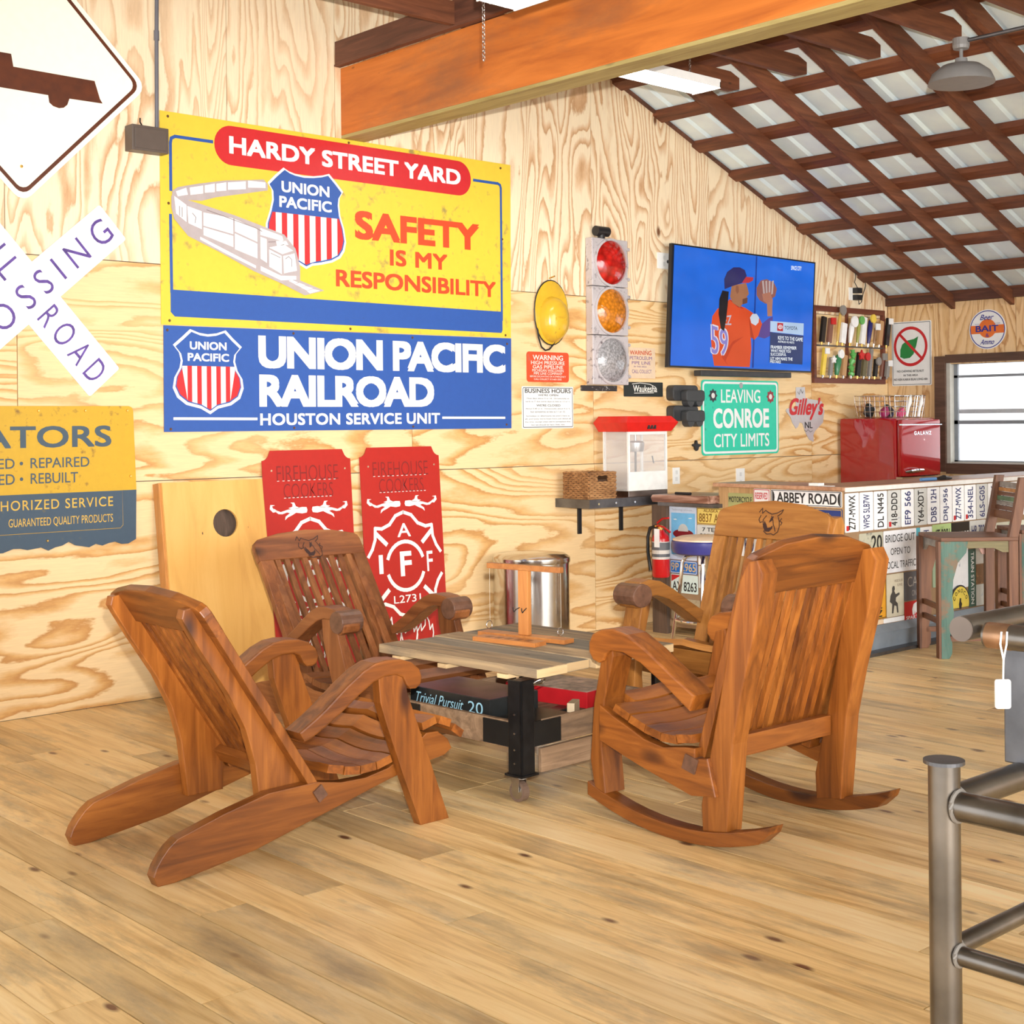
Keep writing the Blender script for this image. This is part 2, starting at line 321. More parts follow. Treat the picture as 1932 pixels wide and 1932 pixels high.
def PX(x):   # faces that look towards -x: a = y, b = height
    return lambda a, b, x=x: Vector((x, a, b))
def text(s, rect, P, spacing=1.0, bold=0.0, skew=0.0, quads=None, rot=0, flip=False):
    """flat lettering fitted into rect (a0,b0,a1,b1) of plane P; quads = four corners for skewed fits"""
    cu = bpy.data.curves.new('t', 'FONT'); cu.body = s; cu.size = 1; cu.space_character = spacing; cu.offset = max(-.012, min(bold, 0)); cu.resolution_u = 4
    o = bpy.data.objects.new('t', cu); C.objects.link(o); dg = bpy.context.evaluated_depsgraph_get()
    me = bpy.data.meshes.new_from_object(o.evaluated_get(dg)); bm = bmesh.new(); bm.from_mesh(me)
    bpy.data.objects.remove(o); bpy.data.meshes.remove(me); bpy.data.curves.remove(cu)
    nrm = (P(1, 0) - P(0, 0)).cross(P(0, 1) - P(0, 0)).normalized() * .00012; lift = {}
    if bold > .004:
        e = bold * .95; base = bmesh.new(); me = bpy.data.meshes.new('c'); bm.to_mesh(me)
        for k, (dx, dy) in enumerate(((e, e), (-e, e), (e, -e), (-e, -e))):
            n0 = len(bm.verts); bm.from_mesh(me); bm.verts.ensure_lookup_table()
            for v in bm.verts[n0:]: v.co.x += dx; v.co.y += dy; v.co.z = k + 1
        bpy.data.meshes.remove(me); base.free()
    xs = [v.co.x for v in bm.verts]; ys = [v.co.y for v in bm.verts]
    x0, x1, y0, y1 = min(xs), max(xs), min(ys), max(ys); a0, b0, a1, b1 = rect
    for v in bm.verts:
        u = (v.co.x - x0) / (x1 - x0); w_ = (v.co.y - y0) / (y1 - y0)
        if rot == 90: u, w_ = 1 - w_, u        # reads upwards
        if rot == -90: u, w_ = w_, 1 - u       # reads downwards
        if quads:
            q = quads; a = (1 - w_) * ((1 - u) * q[0][0] + u * q[1][0]) + w_ * ((1 - u) * q[3][0] + u * q[2][0])
            b = (1 - w_) * ((1 - u) * q[0][1] + u * q[1][1]) + w_ * ((1 - u) * q[3][1] + u * q[2][1])
        else: a = a0 + (a1 - a0) * (u + skew * (w_ - 0.5)); b = b0 + (b1 - b0) * w_
        v.co = P(a, b) + nrm * v.co.z
    return bm
def join(*bms):
    out = bmesh.new()
    for b in bms:
        b = b.b if isinstance(b, MB) else b
        me = bpy.data.meshes.new('j'); b.to_mesh(me); out.from_mesh(me); bpy.data.meshes.remove(me); b.free()
    return out
def rrect(a0, b0, a1, b1, r, n=4):
    pts = []
    for cx, cy, s in ((a1 - r, b1 - r, 0), (a0 + r, b1 - r, 1), (a0 + r, b0 + r, 2), (a1 - r, b0 + r, 3)):
        for i in range(n + 1):
            t = (s + i / n) * PI / 2; pts.append((cx + r * math.cos(t), cy + r * math.sin(t)))
    return pts
def circ(a, b, r, n=24, rb=None): return [(a + r * math.cos(2 * PI * i / n), b + (rb or r) * math.sin(2 * PI * i / n)) for i in range(n)]
def stroke(mb, pts, wd, P):
    """a painted line of width wd"""
    nv_ = (P(1, 0) - P(0, 0)).cross(P(0, 1) - P(0, 0)).normalized() * .0001; P0_ = P
    for q_, ((a0, b0), (a1, b1)) in enumerate(zip(pts, pts[1:])):
        P = lambda a, b, q_=q_: P0_(a, b) + nv_ * (q_ + 1)
        d = math.hypot(a1 - a0, b1 - b0)
        if d < 1e-6: continue
        na, nb = -(b1 - b0) / d * wd / 2, (a1 - a0) / d * wd / 2
        ea, eb = (a1 - a0) / d * wd * .3, (b1 - b0) / d * wd * .3
        mb.flat([(a0 + na - ea, b0 + nb - eb), (a0 - na - ea, b0 - nb - eb), (a1 - na + ea, b1 - nb + eb), (a1 + na + ea, b1 + nb + eb)], P)
    return mb
def ringflat(mb, outer, inner, P):
    n = len(outer); A = [mb.b.verts.new(P(*p)) for p in outer]; B = [mb.b.verts.new(P(*p)) for p in inner]
    for i in range(n): mb.b.faces.new((A[i], A[(i + 1) % n], B[(i + 1) % n], B[i]))
    return mb
def at_depth(pts, y):      # points measured on the wall plane, moved onto a nearer plane along the same sight lines
    k = y / YW; return [(a * k, CAMH + (b - CAMH) * k) for a, b in pts]

# ------------------------------------------------------------------ the room
def roofz(x): return 2.42 + 0.396 * (10.28 - x) if x > 4.7 else 2.42 + 0.396 * (10.28 - (9.4 - x))
# floor: sub-floor with separate boards on it
fl = struct('floor', MB().box(-1.2, -4.6, -0.10, 10.28, 6.6, -0.022), M_('subfloor_dark', (0.03, 0.018, 0.01)))
bw = 0.155; x = 1.42; rows = 0; cache = {}
def floor_board(x0, x1, y0, y1, i):
    o = obj('floor_board', MB().box(x0 + 0.0022, y0 + 0.002, -0.022, x1 - 0.0022, y1 - 0.002, 0.0), FLOORM, fl); return o
def board_cuts(xa, i):
    ya = -0.2 if xa < 5 else 0.3; cuts = [ya]; y = ya + random.uniform(0.8, 2.6)
    while y < 6.2: cuts.append(y); y += random.uniform(1.9, 3.0)
    cuts.append(6.6); return cuts
i = 0
while x < 10.28 - 0.02:
    x1 = min(x + bw, 10.28)
    cs = board_cuts(x, i)
    for a, b in zip(cs, cs[1:]): floor_board(x, x1, a, b, i)
    x = x1; i += 1
struct_fill = MB()
struct_fill.box(-1.2, -4.6, -0.022, 1.42, 6.6, 0.0); struct_fill.box(1.42, -4.6, -0.022, 10.28, -0.2, 0.0); struct_fill.box(5.0, -0.2, -0.022, 10.28, 0.3, 0.0)
o = obj('floor_boards_outside_view', struct_fill, FLOORM, fl); o['kind'] = 'stuff'
# left wall: framing sheet and plywood panels
poly = [(-0.9, -0.02), (10.28, -0.02), (10.28, 2.41), (4.7, 4.62), (-0.9, 2.41)]
wl = struct('wall_left', MB().prism(poly, PL(YW + 0.012), (0, 0.10, 0)), M_('wall_framing', (0.10, 0.07, 0.05)))
def panel(x0, x1, z0, z1, m, y=YW, parent=None):
    g = 0.0022
    if z1 > 2.3: 
        pts = [(x0 + g, z0 + g), (x1 - g, z0 + g), (x1 - g, min(z1, roofz(x1 - g) - 0.004) - g)]
        if x0 < 4.7 < x1 and z1 > 4: pts.append((4.7, 4.62))
        pts.append((x0 + g, min(z1, roofz(x0 + g) - 0.004) - g))
    else: pts = [(x0 + g, z0 + g), (x1 - g, z0 + g), (x1 - g, z1 - g), (x0 + g, z1 - g)]
    if len(pts) > 3 and min(p[1] for p in pts[2:]) <= z0 + 0.02:
        pts = [p for p in pts if p[1] > z0 + 0.0] or pts
        if len(pts) < 3: return
    return obj('plywood_panel', MB().prism(pts, PL(y), (0, 0.011, 0)), m, parent)
for a, b in ((-0.9, 1.52), (1.52, 4.30), (4.30, 6.75), (6.75, 9.20), (9.20, 10.28)): panel(a, b, 0.0, 1.12, PLY_H, parent=wl)
for a, b in ((-0.9, 0.4), (0.4, 2.79), (2.79, 5.20), (5.20, 6.745), (6.745, 9.20), (9.20, 10.28)): panel(a, b, 1.12, 2.24, PLY_H, parent=wl)
for a, b in ((-0.9, 0.30), (0.30, 1.52), (1.52, 2.735), (2.735, 3.955), (3.955, 4.66), (4.66, 5.515), (5.515, 6.742), (6.742, 7.96), (7.96, 9.18), (9.18, 10.28)):
    panel(a, b, 2.24, 4.7, PLY_V, parent=wl)
# back wall with its window
wb = struct('wall_back', MB().box(XB + 0.012, 6.03, -0.02, XB + 0.11, 6.7, 2.37).box(XB + 0.012, -4.6, -0.02, XB + 0.11, 3.3, 2.37).box(XB + 0.012, 3.3, -0.02, XB + 0.11, 6.03, 1.03).box(XB + 0.012, 3.3, 1.84, XB + 0.11, 6.03, 2.37), M_('wall_framing', (0.1, 0.07, 0.05)))
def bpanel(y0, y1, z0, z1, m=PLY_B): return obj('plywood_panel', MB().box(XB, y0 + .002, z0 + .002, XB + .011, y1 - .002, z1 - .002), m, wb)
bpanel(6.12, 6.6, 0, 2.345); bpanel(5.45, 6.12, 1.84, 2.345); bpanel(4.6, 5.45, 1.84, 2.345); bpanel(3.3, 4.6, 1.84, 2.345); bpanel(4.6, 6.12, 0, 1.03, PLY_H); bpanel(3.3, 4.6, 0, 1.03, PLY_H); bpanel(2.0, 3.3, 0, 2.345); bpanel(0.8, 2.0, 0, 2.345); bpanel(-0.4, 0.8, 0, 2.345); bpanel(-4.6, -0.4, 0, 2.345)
win = struct('window_1', MB().box(XB - 0.03, 6.05, 0.97, XB, 6.148, 1.907, .003).box(XB - 0.03, 3.2, 1.85, XB, 6.05, 1.907 + .01, .003).box(XB - 0.03, 3.2, 0.955, XB, 6.05, 1.04, .003).box(XB - 0.03, 3.14, 0.97, XB, 3.25, 1.907, .003), WINW)
obj('window_jamb', MB().box(XB - 0.01, 6.018, 1.04, XB + 0.10, 6.05, 1.85).box(XB, 3.3, 1.04, XB + .1, 6.02, 1.052), M_('window_jamb_white', (0.5, 0.48, 0.42)), win)
sash = obj('window_sash', MB().box(XB + .05, 5.985, 1.05, XB + .075, 6.018, 1.85).box(XB + .05, 3.3, 1.05, XB + .075, 6.018, 1.062).box(XB + .05, 3.3, 1.355, XB + .085, 6.018, 1.385).box(XB + .05, 3.3, 1.73, XB + .075, 6.018, 1.75).box(XB + .07, 3.3, 1.44, XB + .09, 6.0, 1.475).box(XB + .05, 4.62, 1.05, XB + .075, 4.66, 1.85), M_('grey_aluminium', (0.22, 0.24, 0.26), 0.4), win)
obj('window_pane', MB().box(XB + .06, 3.3, 1.05, XB + .062, 6.0, 1.85), PANE, win)
# roof: sheet metal with ribs, rafters, purlins, ties
def roof_sheet(sgn):
    b = bmesh.new(); xe = 4.7 + sgn * 5.75; ys = []; y = 6.72
    while y > -4.7:
        ys += [(y, 0), (y - .07, 0), (y - .085, .022), (y - .105, .022), (y - .12, 0)]; y -= .19
    up = []
    for (yy, h) in ys: up.append((b.verts.new((4.7, yy, roofz(4.7) + .012 + h)), b.verts.new((xe, yy, roofz(4.7) - .396 * 5.75 + .012 + h))))
    for A, B in zip(up, up[1:]): b.faces.new((A[0], A[1], B[1], B[0]))
    return b
ce = struct('ceiling', roof_sheet(1), GALV); o2 = obj('roof_sheet', roof_sheet(-1), GALV, ce)
def sloped(x0, x1, y0, y1, dz0, dz1):
    P = lambda a, b: Vector((a, y0, roofz(a) + b if a >= 4.7 else roofz(a) + b))
    return MB().prism([(x0, dz0), (x1, dz0), (x1, dz1), (x0, dz1)], P, (0, y1 - y0, 0))
RY = [5.97, 5.46, 4.95, 4.44, 3.93, 3.42, 2.91, 2.4, 1.89, 1.38, .87, .36, -.15]
for y in RY:
    obj('rafter', sloped(4.7, 10.40, y, y + .036, -.135, -.034), RAFT, ce)
    obj('rafter', sloped(-1.0, 4.7, y, y + .036, -.135, -.034), RAFT, ce)
    obj('rafter_splice', sloped(5.2, 8.05 + .2 * ((y * 7) % 1), y + .037, y + .072, -.135, -.028), RAFT, ce)
    if y < 5.9: obj('tie', MB().prism([(2.42, 3.475), (2.47, 3.455), (6.91, 3.455), (6.985, 3.475), (6.985, 3.545), (6.90, 3.575), (2.50, 3.575), (2.42, 3.545)], PL(y + .073), (0, .034, 0)), RAFT, ce)
for k in range(14):
    xx = 10.30 - k * 0.4125
    if xx < 4.75: break
    obj('purlin', sloped(xx - .045, xx + .045, -4.4, 6.60, -.034, .004), PURL, ce)
for k in range(14):
    xx = 4.35 - k * 0.4125
    if xx < -1.1: break
    obj('purlin', sloped(xx - .045, xx + .045, -4.4, 6.60, -.034, .004), PURL, ce)
obj('edge_board', sloped(4.75, 10.25, 6.575, 6.598, -.016, .004), DARKB, ce)
obj('wall_plate', MB().box(XB - .03, -4.4, 2.345, XB + .09, 6.6, 2.412), DARKB, ce)
obj('ridge_board', MB().box(4.68, -4.4, 4.40, 4.72, 6.6, 4.66), DARKB, ce)
# big timber beam on the wall
bm_ = thing('timber_beam', 'big orange timber beam running from the plywood wall under the roof', 'beam', (4.78, 3.0, 3.04))
obj('beam_face', MB().box(4.70, -4.4, 3.055, 4.86, 6.598, 3.44, .004), BEAMM, bm_)
obj('beam_underside', MB().box(4.702, -4.4, 3.036, 4.858, 6.597, 3.055), BEAMU, bm_)['label'] = 'pale olive underside strip'
obj('top_board', MB().box(4.655, -4.4, 3.442, 4.695, 6.597, 3.453).box(4.66, -4.4, 3.45, 4.70, 6.597, 3.585, .003), DARKB, bm_)['label'] = 'dark brown board along the top edge'

# ------------------------------------------------------------------ lamps
def fixture(name, label, x0, x1, y0, y1, z, alongx=True):
    t = thing(name, label, 'light', ((x0 + x1) / 2, (y0 + y1) / 2, z))
    obj('reflector', MB().box(x0, y0, z + .03, x1, y1, z + .045).box(x0, y0, z + .0, x1, y0 + .004, z + .03).box(x0, y1 - .004, z, x1, y1, z + .03).box(x0, y0, z - .005, x0 + .006, y1, z + .03).box(x1 - .006, y0, z - .005, x1, y1, z + .03), WHITE, t)
    for k in range(2):
        if alongx: yy = y0 + (y1 - y0) * (.3 + .4 * k); obj('tube', MB().cyl((x0 + .01, yy, z + .012), (x1 - .01, yy, z + .012), .016, seg=10), TUBE_L, t)
        else: xx = x0 + (x1 - x0) * (.3 + .4 * k); obj('tube', MB().cyl((xx, y0 + .01, z + .012), (xx, y1 - .01, z + .012), .016, seg=10), TUBE_L, t)
    return t
def chain(mb, x, y, z0, z1):
    z = z0; k = 0
    while z < z1:
        a = [(.006 * math.cos(2 * PI * i / 8), 0.011 * math.sin(2 * PI * i / 8)) for i in range(8)]
        mb.tube([(x + (c if k % 2 else 0), y + (0 if k % 2 else c), z + s_) for c, s_ in a], .0017, 4, True); z += .018; k += 1
    return mb
t = fixture('shop_light', 'lit twin tube shop light hanging by chains beside the orange beam', 4.90, 6.06, 4.93, 5.13, 3.235)
mb = MB(); chain(mb, 5.92, 5.03, 3.32, 3.60); mb.tube([(5.92, 5.03, 3.32), (5.90, 4.95, 3.28)], .002, 4); mb.tube([(5.92, 5.03, 3.32), (5.90, 5.11, 3.28)], .002, 4); obj('hanging_chain', mb, STEEL, t)
mb = MB(); chain(mb, 5.2, 5.03, 3.27, 3.60); obj('hanging_chain', mb, STEEL, t)
t = fixture('shop_light', 'second shop light, cut by the top edge above the orange beam', 3.52, 3.72, 2.95, 4.05, 3.02, False)
mb = MB(); chain(mb, 3.60, 4.1, 2.82, 3.4); obj('hanging_chain', mb, STEEL, t)
t = thing('barn_lamp', 'round grey metal barn lamp hanging from a conduit under the roof', 'light', (6.1, 3.5, 3.0))
obj('shade', MB().lathe([(.155, 0), (.152, .012), (.135, .05), (.09, .085), (.03, .10), (.028, .12), (.024, .12), (.025, .095), (.085, .078), (.128, .045), (.148, .008)], (6.1, 3.5, 3.0), 28), M_('grey_lamp_enamel', (0.20, 0.19, 0.18)), t, smooth=True)
obj('lamp_lens', MB().lathe([(0, .002), (.08, .0), (.14, .006), (.146, .012), (0, .03)], (6.1, 3.5, 3.0), 24), plain('lit_frosted_lens', (0.85, 0.83, 0.76), emit=(1, .96, .86), es=.45), t, smooth=True)
obj('junction_box', MB().lathe([(.0, 0), (.036, 0), (.04, .015), (.04, .05), (.0, .055)], (6.1, 3.5, 3.165), 16).tube([(6.1, 3.5, 3.12), (6.1, 3.5, 3.17)], .009, 8), M_('grey_lamp_enamel', (0.2, 0.19, 0.18)), t)
obj('conduit', MB().tube([(6.1, 3.5, 3.20), (6.1, 2.0, 3.20), (6.1, 0.0, 3.20)], .010, 8), BARE, t)

# ------------------------------------------------------------------ chairs
def adirondack(name, label, loc, rz, W, curl_mat=None, logo=False):
    t = thing(name, label, 'chair', loc, rz, 'wooden chairs round the low table')
    WX, WY, WZ = W
    side = lambda y: (lambda a, b, y=y: Vector((a, y, b)))
    sk = [(.018, 0), (.003, .032), (.014, .060), (.032, .086), (.056, .112), (.085, .133), (.25, .178), (.415, .213), (.60, .216), (.70, .197), (.80, .195), (.90, .212), (1.0, .262), (1.07, .307), (1.12, .305), (1.165, .272), (1.185, .235), (1.15, .215), (1.056, .203), (.903, .172), (.63, .105), (.358, .039), (.074, 0)]
    for y in (-.31, .265): obj('skid_leg', MB().prism(sk, side(y), (0, .045, 0), .003), WX, t, False)
    fl_ = [(.827, .54), (.942, .54), (.952, .47), (.987, .38), (1.05, .22), (1.134, 0), (1.006, 0), (.93, .19), (.862, .37), (.835, .45)]
    for y in (-.353, .3115): obj('front_leg', MB().prism(fl_, side(y), (0, .0415, 0), .003), WZ, t, False)
    arm = [(.500, .402), (.56, .436), (.608, .467), (.69, .528), (.76, .572), (.81, .592), (.86, .597), (.92, .592), (.965, .577), (.998, .55), (1.011, .52), (1.003, .494), (.982, .482), (.958, .484), (.942, .50), (.928, .528), (.90, .541), (.85, .541), (.80, .527), (.74, .492), (.67, .445), (.60, .404), (.545, .376), (.52, .37)]
    for y in (-.362, .272):
        obj('arm', MB().prism(arm, side(y), (0, .09, 0), .006), WX, t, False)
        if curl_mat: obj('arm_scroll', MB().prism(circ(.958, .535, .050, 18), side(y - .006), (0, .115, 0), .004), curl_mat, t, False)['label'] = 'dark rounded scroll end'
    brc = [(.42, .20), (.56, .20), (.565, .25), (.54, .33), (.45, .47), (.33, .64), (.20, .80), (.165, .833), (.14, .828), (.133, .80), (.20, .69), (.30, .54), (.36, .42), (.395, .30)]
    brc2 = [(a, b if b > .21 else b - .10) for a, b in brc]
    for y in (-.262, .222): obj('back_brace', MB().prism(brc2, side(y), (0, .04, 0), .004), WZ, t, False)
    B = Vector((.612, 0, .205)); d = Vector((-.545, 0, .839)); n = Vector((.839, 0, .545))
    bk = lambda off: (lambda a, b, off=off: B + Vector((0, a, 0)) + d * b + n * off)
    for s_ in (-1, 1): obj('back_stile', MB().prism([(s_ * .307, -.02), (s_ * .235, -.02), (s_ * .235, .655), (s_ * .307, .655)], bk(-.032), n * .032, .003), WZ, t, False)
    top = [(-.31, .655), (-.31, .735), (-.303, .757), (-.285, .77), (-.16, .797), (0, .808), (.16, .797), (.285, .77), (.303, .757), (.31, .735), (.31, .655)]
    obj('top_rail', MB().prism(top, bk(-.034), n * .034, .004), WY, t, False)
    obj('bottom_rail', MB().prism([(-.26, .03), (.26, .03), (.26, .085), (-.26, .085)], bk(-.052), n * .03, .002), WY, t, False)
    for s_ in (-1, 1): obj('stop_block', MB().prism([(s_ * .318, -.045), (s_ * .27, -.045), (s_ * .27, -.0), (s_ * .318, -.0)], bk(-.036), n * .04, .002), SCROLL, t, False)
    for k in range(9):
        c = -.208 + k * .052; obj('back_slat', MB().prism([(c - .0145, .03), (c + .0145, .03), (c + .0145, .665), (c - .0145, .665)], bk(-.022), n * .018, .002), WZ, t, False)
    if logo: emblem(t, bk(.0012), .725)
    path = [(.665, .238), (.735, .222), (.805, .219), (.875, .228), (.945, .253), (1.01, .292), (1.075, .332), (1.14, .325), (1.195, .285)]
    for i, (sx, sz) in enumerate(path):
        p0 = path[max(i - 1, 0)]; p1 = path[min(i + 1, len(path) - 1)]; tg = Vector((p1[0] - p0[0], 0, p1[1] - p0[1])).normalized(); nn = Vector((-tg.z, 0, tg.x))
        hw = .033 if i < 7 else .028; b = bmesh.new(); cols = []
        for j in range(13):
            yy = -.322 + .644 * j / 12; dip = -.013 * abs(math.sin(PI * yy / .30)) if i < 7 else 0
            c = Vector((sx, yy, sz + dip)); cols.append([b.verts.new(c + tg * u + nn * v) for u, v in ((-hw, 0), (hw, 0), (hw - .002, .028), (-hw + .002, .028))])
        for A, D_ in zip(cols, cols[1:]):
            for q in range(4): b.faces.new((A[q], A[(q + 1) % 4], D_[(q + 1) % 4], D_[q]))
        b.faces.new(cols[0][::-1]); b.faces.new(cols[-1]); obj('seat_slat', b, WY, t, False)
    obj('seat_apron', MB().box(1.09, -.265, .21, 1.12, .265, .30), WY, t, False)
    return t
def emblem(t, P, zc):
    """branded emblem of looping burnt lines"""
    mb = MB(); k = .0045
    lines = [[(-.075, .045), (-.06, .065), (-.055, .04), (-.04, .055), (-.02, .045), (.0, .038), (.03, .045), (.062, .062), (.055, .045), (.035, .03)], [(-.03, .03), (-.045, .01), (-.04, -.015), (-.02, -.03), (-.03, -.045), (-.01, -.058), (.015, -.055), (.03, -.06), (.05, -.045), (.055, -.02), (.05, .005), (.04, .025)], [(.0, .03), (.012, .01), (.018, -.01), (.03, -.03), (.035, -.042)], [(-.062, .03), (-.07, .01), (-.06, -.005), (-.048, .0)], [(.06, .02), (.052, .008), (.066, .0), (.06, -.012)]]
    for l in lines: stroke(mb, [(a, zc - .02 + b) for a, b in l], k, P)
    mb.flat([(a * .9 - .004, zc - .044 + b) for a, b in [(-.035, .03), (-.04, .0), (-.02, -.022), (.005, -.022), (.022, -.005), (.022, .01), (.01, .0), (-.01, -.004), (-.018, .01)]], P)
    mb.flat([(a, zc - .02 + b) for a, b in [(-.002, .022), (.014, .03), (.008, .008), (-.01, -.004)]], P)
    obj('branded_emblem', mb, M_('burnt_brand', (0.035, 0.012, 0.01)), t, False)['label'] = 'dark burnt emblem of looping lines'
def rocker(name, label, loc, rz, W, curl_mat=None, logo=False):
    t = thing(name, label, 'chair', loc, rz, 'wooden chairs round the low table')
    WX, WY, WZ = W; side = lambda y: (lambda a, b, y=y: Vector((a, y, b)))
    R = .85; cx = .14; top_, bot = [], []
    for k in range(15):
        a = -.375 + k * .72 / 14; xx = cx + a; zz = a * a / (2 * R)
        bot.append((xx, zz)); top_.append((xx * 1.0, zz + .047))
    bot[0] = (bot[0][0] + .01, bot[0][1] + .02)
    for y in (-.35, .29): obj('rocker_runner', MB().prism(bot + top_[::-1], side(y), (0, .062, 0), .004), WX, t, False)
    def zr(a): return (a - cx) ** 2 / (2 * R) + .044
    fr = [(.455, zr(.455)), (.472, .20), (.455, .40), (.415, .60), (.375, .615), (.37, .58), (.41, .42), (.424, .25), (.41, zr(.41))]
    for y in (-.35, .25): obj('front_leg', MB().prism(fr, side(y), (0, .10, 0), .004), WZ, t, False)
    po = [(.032, zr(.03)), (.036, .14), (.0, .32), (-.036, .484), (-.085, .75), (-.118, .89), (-.150, .955), (-.185, .962), (-.205, .92), (-.175, .75), (-.12, .53), (-.085, .36), (-.072, .2), (-.06, zr(-.06))]
    for y in (-.342, .265): obj('back_post', MB().prism(po, side(y), (0, .077, 0), .005), WZ, t, False)
    arm = [(.06, .445), (.10, .475), (.16, .52), (.25, .578), (.32, .603), (.37, .602), (.39, .585), (.40, .563), (.42, .552), (.445, .56), (.462, .585), (.462, .62), (.446, .652), (.41, .672), (.36, .681), (.30, .668), (.22, .622), (.13, .558), (.04, .50)]
    for y in (-.365, .265):
        obj('arm', MB().prism(arm, side(y), (0, .10, 0), .007), WX, t, False)
        if curl_mat: obj('arm_scroll', MB().prism(circ(.418, .612, .054, 18), side(y - .012), (0, .13, 0), .005), curl_mat, t, False)['label'] = 'dark rounded scroll end'
    ap = [(.425, .405), (.37, .375), (.30, .345), (.24, .318), (.165, .305), (.08, .322), (.045, .325), (.045, .29), (-.0, .30), (-.03, .18), (.06, .165), (.15, .19), (.276, .227), (.425, .277)]
    for y in (-.36, .32): obj('seat_side', MB().prism(ap, side(y), (0, .04, 0), .004), WX, t, False)
    path = [(.41, .408), (.345, .380), (.28, .352), (.215, .332), (.15, .324), (.088, .335)]
    for i, (sx, sz) in enumerate(path):
        p0 = path[max(i - 1, 0)]; p1 = path[min(i + 1, len(path) - 1)]; tg = Vector((p1[0] - p0[0], 0, p1[1] - p0[1])).normalized(); nn = Vector((-tg.z, 0, tg.x)) if tg.x > 0 else Vector((tg.z, 0, -tg.x))
        b = bmesh.new(); cols = []
        for j in range(13):
            lim = .35 if 0 < i else .245
            yy = -lim + 2 * lim * j / 12; dip = -.012 * abs(math.sin(PI * yy / .33))
            c = Vector((sx, yy, sz + dip)); cols.append([b.verts.new(c + tg * u + nn * v) for u, v in ((-.0335, 0), (.0335, 0), (.031, .028), (-.031, .028))])
        for A, D_ in zip(cols, cols[1:]):
            for q in range(4): b.faces.new((A[q], A[(q + 1) % 4], D_[(q + 1) % 4], D_[q]))
        b.faces.new(cols[0][::-1]); b.faces.new(cols[-1]); obj('seat_slat', b, WY, t, False)
    B = Vector((.072, 0, .27)); d = Vector((-.27, 0, .963)).normalized(); n = Vector((.963, 0, .27)).normalized()
    bk = lambda off: (lambda a, b, off=off: B + Vector((0, a, 0)) + d * b + n * off)
    for s_ in (-1, 1): obj('back_stile', MB().prism([(s_ * .325, -.035), (s_ * .255, -.035), (s_ * .255, .60), (s_ * .325, .60)], bk(-.032), n * .032, .003), WZ, t, False)
    top = [(-.325, .60), (-.325, .70), (-.318, .722), (-.30, .736), (-.17, .772), (0, .785), (.17, .772), (.30, .736), (.318, .722), (.325, .70), (.325, .60)]
    obj('top_rail', MB().prism(top, bk(-.034), n * .034, .005), WY, t, False)
    for k in range(9):
        c = -.224 + k * .056; obj('back_slat', MB().prism([(c - .0135, .0), (c + .0135, .0), (c + .0135, .61), (c - .0135, .61)], bk(-.024), n * .018, .002), WZ, t, False)
    obj('bottom_rail', MB().box(-.03, -.26, .29, .0, .26, .36, .003), WY, t, False)
    for s_ in (-1, 1): obj('stop_block', MB().prism([(s_ * .366, -.022), (s_ * .31, -.022), (s_ * .31, .03), (s_ * .366, .03)], bk(-.036), n * .05, .002), SCROLL, t, False)
    obj('front_rail', MB().box(.40, -.25, .30, .425, .25, .40, .003), WY, t, False)
    if logo: emblem(t, bk(.0012), .70)
    for ch in t.children:      # the frame is deeper in front of the back posts
        for v in ch.data.vertices: v.co.x *= 1.19 if v.co.x > 0 else 1.1
    return t
adirondack('adirondack_chair', 'reddish brown low wooden lounge chair seen from behind, nearest on the left', (2.056, 4.21, 0), 0, CW1)
adirondack('adirondack_chair', 'brown low wooden lounge chair with burnt emblem before the red signs', (3.93, 6.03, 0), -PI / 2, CW2, SCROLL, True)
rocker('rocking_chair', 'orange brown wooden rocking chair seen from behind, right of the low table', (3.916, 2.965, 0), math.radians(88.3), CW1)
rocker('rocking_chair', 'honey coloured wooden rocking chair with burnt emblem facing us, before the bar end', (5.22, 4.07, 0), PI, CW4, SCROLL, True)

# ------------------------------------------------------------------ low table, its boxes and the hook game
TZ = .505; TR = math.radians(3.2); TL = (3.885, 4.20, 0)
t = thing('coffee_table', 'low rolling table of weathered pallet planks with black iron corner legs', 'table', TL, TR)
xs = [-.405, -.235, -.10, .05, .235, .405]
for k in range(5):
    y0 = -.445 + (.0, .012, -.02, .008, .0)[k]; y1 = .445 - (.0, .02, 0, .015, .01)[k]
    obj('plank', MB().box(xs[k] + .002, y0, TZ - .035 - .002 * (k % 2), xs[k + 1] - .002, y1, TZ - .002 * (k % 2), .003), TABG if k in (1, 3) else TABW, t, False)
    obj('plank_end', MB().box(xs[k] + .004, y0 - .0015, TZ - .034, xs[k + 1] - .004, y0 + .001, TZ - .003), TABE, t, False)
for y in (-.27, .06, .33): obj('cleat', MB().box(-.408, y - .025, TZ - .053, .40, y + .025, TZ - .037), TABE, t, False)
